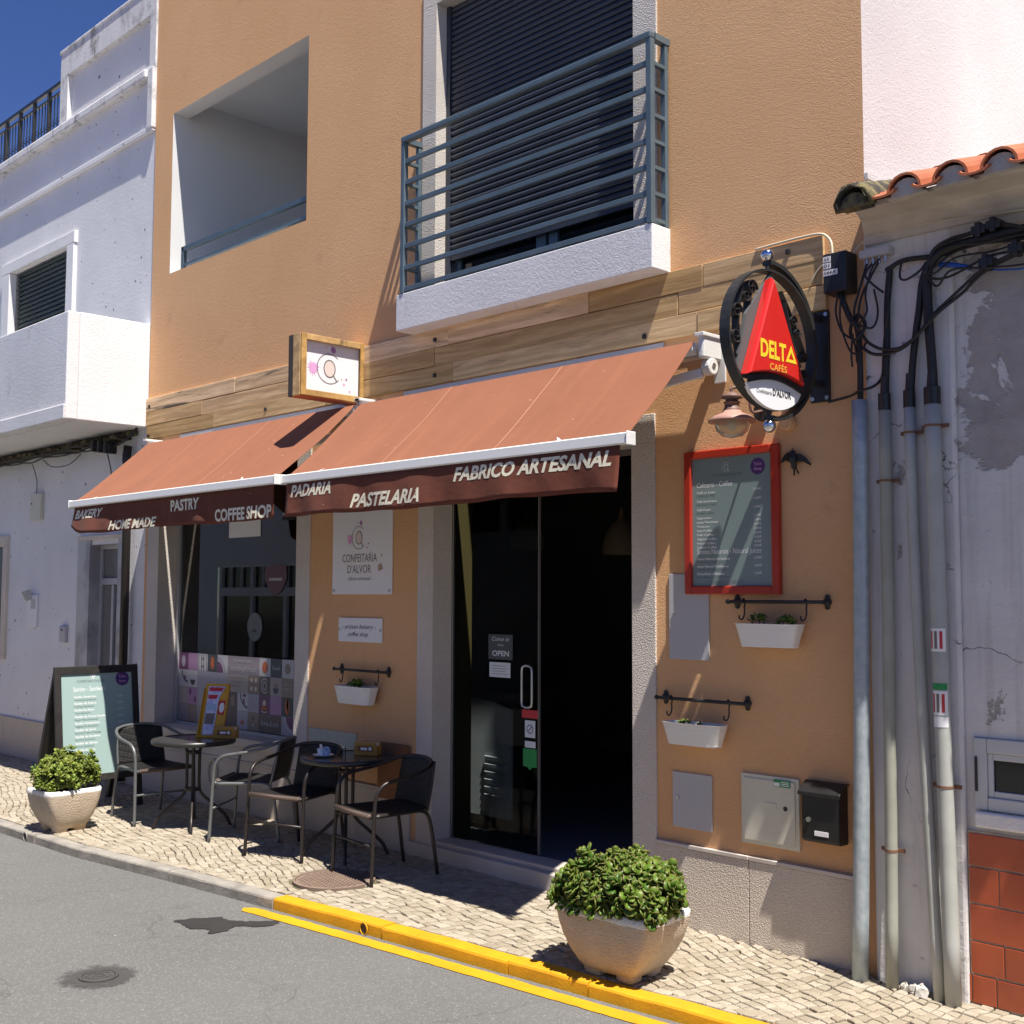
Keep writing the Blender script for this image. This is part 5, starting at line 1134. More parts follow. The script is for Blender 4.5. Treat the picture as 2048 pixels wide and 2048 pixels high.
b = B(); b.quad((-2.97, -.34, 3.765), (1.5, -.34, 3.765), (1.5, 5, 5.6), (-2.97, 5, 5.6)); b.o('roof_deck', 'mortar', rh)
b = B(); rings = []; rr = random.Random(17)
for k in range(8):
    f = k / 7; y = -.46 + .46 * f; r_ = .098 - .012 * f; P = []
    for i in range(9):
        a = R(200 - 27 * i); q = r_ + (rr.random() - .5) * .012; P.append(V((-2.80 - .03 * f + q * math.cos(a), y + (rr.random() - .5) * .018 + .02 * abs(math.cos(a)), 3.752 + .15 * f + q * math.sin(a))))
    for i in range(9):
        a = R(-16 + 27 * i); q = r_ - .022; P.append(V((-2.80 - .03 * f + q * math.cos(a), y, 3.752 + .15 * f + q * math.sin(a))))
    rings.append(P)
b.loft(rings); b.o('verge_tile', 'mossy_tile', rh, smooth=True)
b = B(); b.loft([[V((-2.80 + .075 * math.cos(a), y, 3.735 + .07 * math.sin(a))) for a in (R(180 - 22.5 * i) for i in range(9))] for y in (-.435, -.36)]); b.o('mortar_plug', 'mossy_tile', rh)
# tile clad base: courses of red tiles
zc = [.757, .600, .428, .258, .105, -.03]; offs = [0, .14, 0, .155, .065]
gb = B().box(-2.505, -.004, -.12, 1.5, .0115, .762).o('tile_bed', 'grout', rh)
for r_ in range(5):
    x = -2.50 - (0 if r_ < 4 else .025); wds = [.30] * 9 if r_ in (0, 2) else ([.143] + [.16] * 14 if r_ == 1 else [.16] * 14 if r_ == 3 else [.03, .115] + [.19] * 12); z1, z0 = zc[r_] - .004, zc[r_ + 1] + .005
    for w_ in wds:
        if x > -.9: break
        B().box(x + .003, -.014, z0, x + w_ - .003, -.004, z1).o('red_tile', 'red_tile', rh, bevel=.003); x += w_
# small louvred window
b = B(); reveal(b, -2.47, -1.95, .862, 1.20, .012, .09); b.o('window_reveal', 'white_wall', rh)
wn = B().box(-2.47, .02, .862, -1.95, .024, 1.20).o('small_window', 'dark_glass', rh)
for a, c, d, e in ((-2.468, -2.405, .865, 1.198), (-2.404, -1.952, .865, .925), (-2.404, -1.952, 1.13, 1.198)): B().box(a, -.006, d, c, .019, e).o('frame_bar', 'window_grey', wn, bevel=.006)
for a, c, d, e in ((-2.404, -2.378, .926, 1.129), (-2.377, -1.96, .926, .955), (-2.377, -1.96, 1.098, 1.129)): B().box(a, .004, d, c, .0195, e).o('casement_bar', 'window_grey', wn, bevel=.004)
B().box(-2.459, -.014, .95, -2.448, -.006, 1.11).o('hinge', 'ink', wn)
B().box(-2.46, -.03, .785, -1.9, .011, .858).o('sill', 'white_wall', rh, bevel=.01)
# loose stones at the wall foot
rr = random.Random(44)
for k, (x, y, s_) in enumerate(((-2.745, -.09, .028), (-2.70, -.10, .036), (-2.80, -.075, .022))):
    b = B(); b.ball((x, y, zg(x, y) + s_ * .5), s_, 5)
    for v_ in b.v: v_ += V(((rr.random() - .5), (rr.random() - .5), (rr.random() - .5))) * s_ * .5
    b.o('loose_stone', 'mortar', label=['middle chunk of broken plaster at the foot of the pipes', 'largest chunk of broken plaster at the foot of the pipes', 'smallest chunk of broken plaster nearest the second pipe'][k], cat='stone', group='rubble at the pipes')

# ------------------------------------------------------------------ house across the street (mirrored in the shop window)
oh = thing('opposite_house', 'white house across the street seen only mirrored in the shop window', 'house', (-18, -9.2, 0))
OD = (-25.6, -19.9, 0, 2.55)
b = B(); holes_wall(b, -40, 14, -.4, 4.6, [OD], -9.2)
for i, f in enumerate(b.f): b.f[i] = f[::-1]
b.o('wall', 'white_wall', oh); B().box(-40, -14, 4.6, 14, -9.1, 4.75).o('roof', 'terracotta', oh)
wn = B().box(OD[0], -9.34, 0, OD[1], -9.32, 2.55).o('glazed_front', 'dark_glass', oh)
for x in (-25.6, -24.2, -22.8, -21.4, -20.0): B().box(x, -9.319, 0, x + .12, -9.24, 2.55).o('mullion', 'white_wall', wn)
B().box(OD[0], -9.318, 1.85, OD[1], -9.235, 2.05).o('transom', 'white_wall', wn)
for k in range(12): B().box(OD[0] + k * .47, -9.317, 2.05, OD[0] + k * .47 + .05, -9.26, 2.55).o('glazing_bar', 'white_wall', wn)

# ------------------------------------------------------------------ shop window decals and contents
dec = thing('window_decal', 'mosaic decal of pink, purple and brown printed squares on the lower shop window', 'decal', (-9.3, .2, .66))
DX0, DW, DZ, DH, DY = -10.34, .1755, 1.312, .1605, .2075
PAL = {'P': ('dec_purple', (.19, .07, .17)), 'M': ('dec_mauve', (.46, .27, .45)), 'W': ('dec_white', (.62, .60, .62)), 'S': ('dec_slate', (.075, .085, .095)), 'G': ('dec_grey', (.36, .31, .35)), 'B': ('dec_beige', (.46, .40, .38)), 'T': ('dec_tan', (.33, .25, .20)), 'D': ('dec_brown', (.17, .125, .12)), 'L': ('dec_lilac', (.46, .44, .50)), 'O': ('dec_orange', (.55, .14, .05)), 'C': ('dec_cream', (.72, .66, .5))}
for k, (nm, c) in PAL.items(): mat(nm, tuple(x * .78 for x in c), .5)
ROWS = ["PMWSWGGGWSWPP", "WWLLLBBTDBTMM", "BMLBPDWLPMSWW", "GTBBPDLTDDLMM"]
def sq(r_, c0, c1, k):
    return B().box(DX0 + c0 * DW + .0008, DY, DZ - (r_ + 1) * DH + .0008, DX0 + c1 * DW - .0008, DY + .002, DZ - r_ * DH - .0008).o('print_square', PAL[k][0], dec)
def cc(r_, c, w_=1): return V((DX0 + (c + w_ / 2) * DW, DY - .0008, DZ - (r_ + .5) * DH))
SQ = {}
for r_, row in enumerate(ROWS):
    c = 0
    while c < 13:
        w_ = 3 if (r_, c) == (0, 5) else 2 if (r_, c) in ((1, 5), (3, 8)) else 1
        o_ = sq(r_, c, c + w_, row[c])
        for i in range(w_): SQ[(r_, c + i)] = o_
        c += w_
def motif(r_, c, fn, mt_, w_=1, nm='motif'):
    b = B(); fn(b, cc(r_, c, w_)); b.o(nm, mt_, SQ[(r_, c)])
def quarter(r0, r1, a0, a1, ox, oz): return lambda b, p: arc(b, p + V((ox, -.0002, oz)), X, Z, (r0 + r1) / 2, abs(r1 - r0), R(a0), R(a1), 16)
def ell(rx, rz, ox=0, oz=0): return lambda b, p: disc(b, p + V((ox, -.0003, oz)), X, Z, rx, rz)
def bowl(b, p): b.add([p + V((.045 * math.cos(a), 0, -.01 + .05 * math.sin(a))) for a in (R(180 + 18 * k) for k in range(11))], [tuple(range(11))])
motif(0, 0, ell(.035, .055), 'dec_lilac'); motif(0, 8, ell(.045, .05), 'dec_orange'); motif(0, 10, ell(.045, .045), 'dec_tan'); motif(0, 3, ell(.032, .06, 0, .0), 'dec_orange')
for dx in (-.07, -.02, .02, .07): motif(0, 2, lambda b, p, dx=dx: b.quad(p + V((dx - .004, 0, -.078)), p + V((dx + .004, 0, -.078)), p + V((dx + .004, 0, .078)), p + V((dx - .004, 0, .078))), 'dec_slate')
motif(0, 2, lambda b, p: arc(b, p + V((0, -.0004, 0)), X, Z, .022, .009, 0, R(360), 16, ry=.04), 'dec_slate')
motif(0, 4, quarter(.0, .10, 0, 90, -.087, -.078), 'dec_purple'); motif(0, 4, quarter(.12, .14, 0, 90, -.087, -.078), 'dec_lilac')
motif(1, 1, bowl, 'dec_slate'); motif(1, 9, bowl, 'dec_slate'); motif(1, 9, ell(.035, .02, 0, .012), 'dec_tan')
motif(1, 0, quarter(.10, .115, 180, 270, .085, .075), 'dec_slate'); motif(1, 0, ell(.016, .03, .03, .0), 'dec_purple'); motif(2, 6, quarter(.115, .13, 180, 270, .085, .078), 'dec_slate'); motif(2, 6, ell(.016, .03, .02, .0), 'dec_purple'); motif(2, 6, ell(.028, .014, .03, .06), 'dec_purple')
for dx in (-.035, .035):
    for dz in (-.035, .04): motif(1, 7, ell(.02, .022, dx, dz), 'dec_cream')
motif(1, 8, lambda b, p: (arc(b, p, X, Z, .055, .008, R(45), R(320), 20, ry=.062), arc(b, p, X, Z, .027, .009, 0, R(360), 18, ry=.034)), 'dec_white')
motif(2, 8, ell(.04, .026, 0, -.035), 'dec_orange'); motif(2, 8, ell(.045, .012, 0, -.06), 'dec_cream'); motif(2, 8, ell(.025, .03, 0, .01), 'dec_cream'); motif(2, 5, ell(.032, .05, .01, 0), 'dec_tan'); motif(2, 10, ell(.035, .065), 'dec_orange'); motif(2, 10, ell(.012, .05, .005, .02), 'dec_tan')
motif(2, 1, ell(.02, .03, -.04, .04), 'dec_purple'); motif(2, 1, ell(.02, .03, .05, -.03), 'dec_purple'); motif(2, 11, ell(.014, .03, .0, 0), 'dec_purple'); motif(3, 10, quarter(.0, .10, 180, 270, .087, .078), 'dec_purple'); motif(3, 10, quarter(.12, .135, 180, 270, .087, .078), 'dec_white'); motif(3, 6, ell(.03, .018, 0, -.02), 'dec_orange'); motif(3, 7, ell(.014, .02, 0, .03), 'dec_purple'); motif(3, 7, ell(.01, .014, 0, -.03), 'dec_white'); motif(3, 0, lambda b, p: arc(b, p, X, Z, .05, .006, 0, R(360), 4, ry=.06), 'dec_slate')
p = cc(0, 5, 3); text('sourdough bread', .05, 'dec_white', SQ[(0, 5)], p + V((-.21, -.001, -.05)), width=.42, shear=.35); text('fermented natural', .03, 'dec_white', SQ[(0, 5)], p + V((-.15, -.001, .03)), width=.3, shear=.35)
text('Saves', .035, 'dec_white', SQ[(0, 9)], cc(0, 9) + V((-.06, -.001, -.015)), width=.12); text('farine & tofu', .045, 'dec_white', SQ[(3, 8)], cc(3, 8, 2) + V((-.14, -.001, -.02)), width=.28, shear=.35)
for k in range(3): text('take a break', .018, 'dec_tan', SQ[(1, 5)], cc(1, 5, 2) + V((-.1, -.001, .04 - .035 * k)), width=.2 - .03 * k)
for k in range(4): text('fresh every day', .012, 'dec_grey', SQ[(2, 7)], cc(2, 7) + V((-.06, -.001, .04 - .03 * k)), width=.12)
for k in range(2): text('fabrico artesanal'.split()[k], .02, 'dec_white', SQ[(1, 10)], cc(1, 10) + V((-.06, -.001, .02 - .035 * k)), width=.12, shear=.3)
text('pastel de nata', .012, 'dec_lilac', SQ[(2, 9)], cc(2, 9) + V((-.05, -.001, .03)), width=.1)
t = thing('window_notice', 'blank white notice sheet stuck high inside the shop window', 'notice', (-9.22, .205, 2.38)); B().box(-9.48, .204, 2.38, -8.955, .206, 2.62).o('sheet', 'paper', t)
t = thing('red_shield', 'dark red lettered shield shape on the shop window', 'sign', (-8.70, .2, 1.85)); b = B(); b.prism([(-8.86, .203, 2.11), (-8.70, .203, 2.13), (-8.54, .203, 2.11), (-8.53, .203, 2.0), (-8.60, .203, 1.90), (-8.70, .203, 1.85), (-8.80, .203, 1.90), (-8.87, .203, 2.0)], (0, .004, 0)); s_ = b.o('shield', 'shield_red', t); text('sweets', .035, 'paper', s_, (-8.80, .2015, 1.985), width=.2)  # flat dark red shield shape with lettering, set against the glass
t = thing('face_reflection', 'pale oval disc standing in for a reflected little face on the shop window', 'decoration', (-9.0, .2, 1.45)); b = B(); b.prism([V((-9.02 + .12 * math.cos(a), .203, 1.58 + .125 * math.sin(a))) for a in (2 * math.pi * k / 28 for k in range(28))][::-1], (0, .004, 0)); s_ = b.o('disc', 'dim_grey', t)  # disc on the glass imitating a reflected smiling oval
b = B(); disc(b, (-9.02, .2015, 1.545), X, Z, .035, .014); b.o('mouth', 'ink', s_)
for dx in (-.015, .015): b = B(); disc(b, (-9.02 + dx, .2015, 1.60), X, Z, .005); b.o('eye', 'ink', s_)
B().box(-10.33, .30, .66, -10.05, .33, 3.08).o('reflection_strip', 'brown_box', label='dark brown strip standing in for a reflected band at the left edge of the shop window', cat='reflection')  # brown strip behind the glass imitating a dark reflected band
t = thing('bread_basket', 'dark helmet shaped basket with yellow flowers behind the window decal', 'basket', (-9.75, .5, 1.2)); B().lathe((-9.75, .5, 1.2), [(.17, 0), (.2, .08), (.17, .16), (.09, .22), (.002, .24)], 18).o('bowl', 'black_plastic', t, smooth=True); B().ball((-9.62, .42, 1.32), .05, 7).o('flower', 'holder_yellow', t)

# ------------------------------------------------------------------ door stickers and what stands inside
ys = .1765
t = thing('open_sign', 'dark notice reading COME IN WE ARE OPEN on the glass door', 'sign', (-5.86, ys, 1.42)); s_ = B().box(-5.985, ys - .003, 1.42, -5.745, ys, 1.592).o('board', 'dec_slate', t)
text('Come in', .028, 'fridge', s_, (-5.95, ys - .004, 1.548), width=.17, shear=.35); text("WE'RE", .014, 'fridge', s_, (-5.895, ys - .004, 1.512), width=.06); text('OPEN', .036, 'fridge', s_, (-5.945, ys - .004, 1.445), width=.165, bold=.02)
t = thing('opening_hours_card', 'white opening hours card under the open sign', 'notice', (-5.87, ys, 1.30)); s_ = B().box(-5.975, ys - .002, 1.298, -5.768, ys, 1.40).o('card', 'fridge', t)
for k in range(4): B().box(-5.95, ys - .003, 1.32 + .018 * k, -5.79 - .02 * (k % 2), ys - .002, 1.323 + .018 * k).o('text_line', 'ink_grey', s_)
B().box(-5.655, ys - .002, 1.04, -5.50, ys, 1.095).o('red_door_sticker', 'leaflet_red', label='dark red sticker just below the door handle', cat='sticker')
t = thing('no_dogs_sticker', 'white sticker with a no dogs ring on the glass door', 'sticker', (-5.58, ys, .91)); s_ = B().box(-5.626, ys - .002, .912, -5.53, ys, 1.025).o('sheet', 'fridge', t); b = B(); arc(b, (-5.578, ys - .003, .968), X, Z, .028, .006, 0, R(360), 20); b.bar((-5.598, ys - .003, .948), (-5.558, ys - .003, .988), .006, .0005, (0, 1, 0)); b.o('ring', 'badge_purple', s_)
B().box(-5.626, ys - .002, .845, -5.527, ys, .888).o('white_door_sticker', 'fridge', label='small white sticker between the no dogs sticker and the green one', cat='sticker')
b = B(); b.prism([(-5.643, ys, .838), (-5.643, ys, .72), (-5.60, ys, .715), (-5.58, ys, .695), (-5.56, ys, .715), (-5.515, ys, .72), (-5.515, ys, .838)], (0, -.002, 0)); b.o('green_door_sticker', 'green_print', label='green speech bubble sticker lowest on the glass door', cat='sticker')
t = thing('pendant_lamp', 'pale basket pendant lamp hanging inside left of the doorway centre', 'lamp', (-7.4, 2, 2.27), group='pendant lamps in the cafe'); c = (-7.41, 2.0, 0)
B().lathe(c, [(.165, 2.275), (.16, 2.36), (.13, 2.46), (.08, 2.53), (.03, 2.57), (.012, 2.66)], 24).o('shade', 'mint_pendant', t, smooth=True); B().cyl((-7.41, 2, 2.65), (-7.41, 2, 3.0), .006, 6).o('flex', 'ink', t)
t2 = thing('pendant_lamp', 'pale basket pendant lamp cut by the right jamb of the cafe door', 'lamp', (-6.3, 2, 2.2), group='pendant lamps in the cafe')
for ch in list(t.children): o1 = ch.copy(); COL.objects.link(o1); o1.parent = t2
t = thing('display_fridge', 'pale grey curved glass display fridge with vent slats inside the door', 'fridge', (-6.5, .9, .14))
b = B(); prof = [(.55, .25), (.55, 1.10), (.7, 1.12), (.95, 1.10), (1.2, 1.05), (1.35, .98), (1.35, .25)]
b.loft([[V((x, p[0], p[1])) for p in [(.50, .25), (.50, 1.09), (1.2, 1.09), (1.2, .25)]] for x in (-8.0, -6.62)]); b.o('body', 'interior', t)
sp = [V((-6.60, .46, .25)), V((-6.60, .46, 1.09)), V((-6.50, .50, 1.095)), V((-6.30, .62, 1.08)), V((-6.12, .74, 1.03)), V((-6.12, .74, .25))]; b = B(); b.prism([V((p.x, .52, p.z)) for p in sp], (0, .03, 0)); b.o('end_panel', 'fridge', t)
for k in range(6): B().bar((-6.37, .512, .40 + k * .055), (-6.16, .512, .395 + k * .055), .012, .03, (0, -.6, 1)).o('vent_slat', 'fridge', t)
t = thing('cafe_chair', 'dim wooden chair standing deep inside the cafe', 'chair', (-5.4, 2.2, .14))
B().box(-5.6, 2.0, .56, -5.2, 2.4, .6).o('seat', 'brown_box', t)
for x in (-5.58, -5.24):
    for y in (2.02, 2.36): B().box(x, y, .14, x + .04, y + .04, .56 if y < 2.2 else 1.05).o('leg', 'brown_box', t)
for z in (.75, .9, 1.0): B().box(-5.54, 2.37, z, -5.24, 2.39, z + .05).o('back_slat', 'brown_box', t)

# ------------------------------------------------------------------ bistro chairs
CH = {}
def chair(loc, rot, tube, label, seatmat='weave_dark'):
    t = thing('bistro_armchair', label, 'chair', (loc[0], loc[1], zg(*loc)), rot, group='bistro armchairs'); key = (tube, seatmat)
    if key in CH:
        for ch in CH[key].children: o1 = ch.copy(); COL.objects.link(o1); o1.parent = t
        return t
    CH[key] = t; r = .0125
    def P(b, n, m, s=True): return b.o(n, m, t, smooth=s, local=True)
    for s in (1, -1):
        P(B().tube([(s * .262, .245, 0), (s * .258, .235, .2), (s * .255, .225, .42), (s * .255, .218, .52), (s * .257, .20, .585), (s * .262, .15, .632), (s * .266, .06, .652), (s * .262, -.05, .668)], r, 10, sub=4), 'leg', tube)
        P(B().tube([(s * .215, -.285, 0), (s * .212, -.262, .15), (s * .207, -.235, .32), (s * .205, -.205, .40), (s * .206, -.15, .425), (s * .215, -.05, .428), (s * .238, .215, .425)], r, 10, sub=4), 'leg', tube)
        P(B().tube([(s * .205, -.205, .42), (s * .202, -.235, .55), (s * .195, -.262, .70), (s * .188, -.272, .735)], .010, 8, sub=3), 'back_post', tube)
    P(B().tube([(-.262, -.05, .668), (-.25, -.14, .69), (-.215, -.225, .722), (-.13, -.275, .742), (0, -.29, .748), (.13, -.275, .742), (.215, -.225, .722), (.25, -.14, .69), (.262, -.05, .668)], r, 10, sub=5), 'back_rail', tube)
    P(B().tube([(-.24, .222, .425), (0, .228, .424), (.24, .222, .425)], .014, 10), 'front_rail', tube); P(B().tube([(-.257, .232, .24), (.257, .232, .24)], .009, 8), 'stretcher', tube)
    b = B(); G_ = []
    for i in range(15):
        u = -1 + 2 * i / 14; row = []
        for k in range(17):
            v_ = k / 16; y = .238 - .435 * v_; wd = .238 - .032 * v_; z = .440 - .022 * (1 - u * u) * math.sin(math.pi * v_) - (.016 * (1 - v_ * 10) ** 2 if v_ < .1 else 0) + .012 * max(0, v_ - .75)
            row.append(V((u * wd, y, z)))
        G_.append(row)
    b.grid(G_, (0, 0, -.012)); P(b, 'seat', seatmat)
    b = B(); G_ = []
    for i in range(15):
        u = -1 + 2 * i / 14; row = []
        for k in range(13):
            v_ = k / 12; row.append(V((u * (.203 - .01 * v_), -.205 - .065 * v_ - .018 * (1 - u * u) * (.4 + .6 * v_), .435 + .31 * v_ - .012 * u * u * v_)))
        G_.append(row)
    b.grid(G_, (0, .011, 0)); P(b, 'backrest', seatmat)
    b = B(); b.tube([(-.225, .242, .430), (0, .246, .428), (.225, .242, .430)], .0175, 10); P(b, 'rolled_edge', 'weave_worn')
    return t
chair((-9.13, -.68), R(-92), 'tube_grey', 'grey tubed bistro armchair between the sandwich board and the first table')
chair((-7.93, -.47), R(128), 'tube_grey', 'grey tubed bistro armchair with its back to the second table')
chair((-7.20, -.57), R(-165), 'tube_brown', 'brown tubed bistro armchair with its back to the shop wall left of the second table')
chair((-6.265, -.51), R(172), 'tube_brown', 'brown tubed bistro armchair nearest the door right of the second table')
def table(loc, rot, label):
    z0 = zg(*loc); t = thing('bistro_table', label, 'table', (loc[0], loc[1], z0), rot, group='round bistro tables')
    def P(b, n, m, s=True): return b.o(n, m, t, smooth=s, local=True)
    P(B().lathe((0, 0, 0), [(.318, .662), (.328, .664), (.331, .682), (.328, .698), (.320, .699), (.318, .692)], 48), 'rim', 'table_rim'); P(B().lathe((0, 0, 0), [(.318, .680), (.319, .694), (.001, .694)], 48), 'top', 'table_glass', False)
    for k in range(4):
        a = R(45 + 90 * k); c, s = math.cos(a), math.sin(a)
        P(B().tube([(c * q, s * q, z) for q, z in ((.30, 0), (.285, .035), (.25, .095), (.15, .185), (.075, .255), (.05, .32), (.048, .45), (.05, .60), (.075, .648), (.14, .662))], .0125, 10, sub=3), 'leg', 'tube_brown')
    for z in (.29, .58): P(B().lathe((0, 0, z), [(.062, 0), (.062, .02), (.038, .02), (.038, 0), (.062, 0)], 20), 'collar', 'tube_brown', False)
    return t
T1 = (-8.56, -.63); T2 = (-6.88, -.37)
table(T1, R(14), 'round bistro table in front of the shop window'); table(T2, R(8), 'round bistro table in front of the orange pier')
def napkins(c, z, rot, label):
    t = thing('napkin_box', label, 'napkin box', (c[0], c[1], z), rot)
    for y in (-.045, .035): B().box(-.085, y, .0, .085, y + .01, .095).o('side', 'wood_box', t, local=True, bevel=.006)
    B().box(-.085, -.035, .0, .085, .035, .02).o('base', 'wood_box', t, local=True); B().box(-.075, -.03, .021, .075, .028, .088).o('napkins', 'paper', t, local=True)
    for x in (-.09, .08): B().box(x, -.045, .0, x + .01, .045, .07).o('end', 'wood_box', t, local=True, bevel=.004)
    pl = B().box(-.06, -.0475, .03, .06, -.0455, .07).o('name_plate', 'brown_box', t, local=True); B().box(-.035, -.049, .04, .015, -.0475, .058).o('print_mark', 'paper', pl, local=True); b = B(); disc(b, (.038, -.049, .05), X, Z, .013); b.o('print_mark', 'paper', pl, local=True)
z1 = zg(*T1) + .695; z2 = zg(*T2) + .695
napkins((-8.42, -.42), z1, R(36), 'wooden napkin box beside the yellow leaflet stand on the first table'); napkins((-6.83, -.22), z2, R(30), 'wooden napkin box on the second table by the saucer')
t = thing('leaflet_stand', 'tall yellow leaflet stand with a blue printed menu card on the first table', 'menu stand', (-8.62, -.42, z1), R(36))
def lst(b, n, m, **k): return b.o(n, m, t, local=True, **k)
def onb(x, f, d=.006): return (x, -.06 + .13 * f - d, .42 * f)
b = B(); b.prism([onb(-.10, 0, 0), onb(.10, 0, 0), onb(.10, 1, 0), onb(-.10, 1, 0)], (0, .008, 0)); lst(b, 'back_board', 'holder_yellow')
b = B(); b.prism([onb(-.112, 0, .03), onb(-.10, 0, .03), onb(-.10, .86, .03), onb(-.112, .92, .0)], (0, .03, 0)); lst(b, 'side_lip', 'holder_yellow'); b = B(); b.prism([onb(.10, 0, .03), onb(.112, 0, .03), onb(.112, .99, .02), onb(.10, .99, .02)], (0, .03, 0)); lst(b, 'side_lip', 'holder_yellow'); lst(B().box(-.112, -.10, 0, .112, .08, .014), 'foot', 'holder_yellow')
b = B(); b.prism([onb(-.075, .04), onb(.02, .04), onb(.03, .72), onb(.075, .95), onb(-.07, .95)], (0, .002, 0)); cd = lst(b, 'card', 'leaflet_blue')
for a, c, w_ in ((.86, .93, .06), (.71, .79, .02)):
    b = B(); b.prism([onb(-.062, a, .0075), onb(w_ - .01, a, .0075), onb(w_, c, .0075), onb(-.062, c, .0075)], (0, .001, 0)); b.o('headline', 'leaflet_red', cd, local=True)
for a, c, m_ in ((.50, .62, 'sachet_blue'), (.24, .44, 'ink_grey'), (.06, .12, 'paper')):
    b = B(); b.prism([onb(-.066, a, .0075), onb(.012, a, .0075), onb(.016, c, .0075), onb(-.066, c, .0075)], (0, .001, 0)); b.o('picture', m_, cd, local=True)
b = B(); b.prism([onb(.035, .42), onb(.095, .42), onb(.095, .68), onb(.035, .68)], (0, .002, 0)); rd = lst(b, 'red_label', 'leaflet_red'); b = B(); c0 = V(onb(.066, .55, .0085)); disc(b, c0, X, V((0, .3, .95)), .022, .042); b.o('label_disc', 'paper', rd, local=True)
t = thing('saucer', 'white saucer on the second table', 'saucer', (-6.98, -.50, z2)); B().lathe((-6.98, -.50, z2), [(.001, .004), (.035, .004), (.075, .014), (.078, .016), (.074, .012), (.036, .0), (.001, .0)], 28).o('dish', 'porcelain', t, smooth=True)
t = thing('sugar_cup', 'small blue and white paper cup of sugar sachets on the saucer', 'cup', (-7.0, -.505, z2 + .005)); B().lathe((-7.0, -.505, z2 + .005), [(.022, 0), (.03, .05), (.028, .05), (.021, .003)], 18).o('cup', 'porcelain', t, smooth=True)
for k, (dx, dy, a) in enumerate(((-.008, 0, .1), (.004, .006, -.15), (.010, -.006, .3))): b = B(); b.bar((-7.0 + dx, -.505 + dy, z2 + .02), (-7.0 + dx + a * .03, -.505 + dy, z2 + .085 - .012 * k), .022, .003, (0, 1, 0)); b.o('sachet', 'paper', t)
t = thing('sweetener_cup', 'second pale blue paper cup on the saucer', 'cup', (-6.955, -.49, z2 + .005)); B().lathe((-6.955, -.49, z2 + .005), [(.022, 0), (.03, .046), (.028, .046), (.021, .003)], 18).o('cup', 'sachet_blue', t, smooth=True)
for k, (dx, dy, a) in enumerate(((-.008, 0, -.2), (.006, .004, .25))): b = B(); b.bar((-6.955 + dx, -.49 + dy, z2 + .02), (-6.955 + dx + a * .03, -.49 + dy, z2 + .07), .022, .003, (0, 1, 0)); b.o('sachet', 'sachet_blue', t)
t = thing('salt_shaker', 'small clear glass shaker between the cups and the napkin box', 'shaker', (-6.93, -.36, z2)); B().lathe((-6.93, -.36, z2), [(.016, 0), (.018, .04), (.014, .052), (.001, .052)], 14).o('bottle', 'clear_glass', t, smooth=True); B().lathe((-6.93, -.36, z2), [(.015, .052), (.014, .066), (.001, .068)], 14).o('cap', 'steel', t)

# ------------------------------------------------------------------ sandwich board
bz = zg(-9.8, -.8); y0, y1 = -1.185, -.425
t = thing('sandwich_board', 'black A frame sandwich board with a pale turquoise sandwich menu', 'sandwich board', (-10.05, (y0 + y1) / 2, bz))
xt, xf, xr = -9.95, -9.78, -10.36
def fx(z): return xf + (xt - xf) * (z - bz) / 1.22
def bpt(y, z, d=0): return V((fx(z) + d, y, z))
zt = bz + 1.225; zl = bz + .25; fw = .058
def slab(ya, yc, za, zc, d0, d1): return B().prism([bpt(ya, za, d0), bpt(yc, za, d0), bpt(yc, zc, d0), bpt(ya, zc, d0)], (d1 - d0, 0, 0))
for ya in (y0, y1 - fw): slab(ya, ya + fw, bz - .0, zt, -.02, .012).o('frame_stile', 'black_wood', t, bevel=.003)
slab(y0 + fw, y1 - fw, zt - .065, zt, -.02, .012).o('frame_rail', 'black_wood', t, bevel=.003); slab(y0 + fw, y1 - fw, zl, zl + .055, -.02, .012).o('frame_rail', 'black_wood', t, bevel=.003)
pn = slab(y0 + fw - .004, y1 - fw + .004, zl + .05, zt - .06, -.012, -.002).o('menu_panel', 'board_teal', t)
for ya in (y0 + .01, y1 - fw): B().prism([(xt - .03, ya, zt - .02), (xt - .005, ya, zt - .02), (xr + .02, ya, bz), (xr - .03, ya, bz)], (0, fw, 0)).o('rear_leg', 'black_wood', t)
B().prism([(xt - .04, y0 + .02, zt - .05), (xt - .03, y0 + .02, zt - .05), (xr + .12, y0 + .02, zl + .1), (xr + .11, y0 + .02, zl + .1)], (0, y1 - y0 - .04, 0)).o('rear_panel', 'black_wood', t)
upv = (bpt(0, 1) - bpt(0, 0)).normalized(); yc = (y0 + y1) / 2
def bt(body, h, y, z, wd, bb, **k): text(body, h, None, pn, bpt(y, z, -.001), Y, upv, width=wd, b=bb, **k)
hw, dk = B(), B()
bt('Sandes - Sandwich', .042, y0 + .165, bz + 1.01, .29, hw, shear=.05)
IT = [('Sandes Americana', 'Americana Sandwich', '3,00\u20ac'), ('Sandes de Frango', 'Chicken Sandwich', '3,00\u20ac'), ('Sandes de Atum', 'Tuna Sandwich', '3,00\u20ac'), ('Sandes de Carne Assada', 'Roast Meat Sandwich', '3,50\u20ac'), ('Sandes Vegetariana', 'Vegetarian Sandwich', '3,50\u20ac'), ('Sandes de Serra', 'Sandwich Serra Cheese', '3,00\u20ac'), ('Sandes de Sardinha', 'Sardine Sandwich', '3,00\u20ac'), ('Sandes de Salmao', 'Salmon Sandwich', '4,00\u20ac'), ('Sandes de Peru', 'Turkey Sandwich', '3,50\u20ac'), ('Sandes Club', 'Club Sandwich', '4,50\u20ac'), ('Extra Batata', 'extra chips', '1,50\u20ac')]
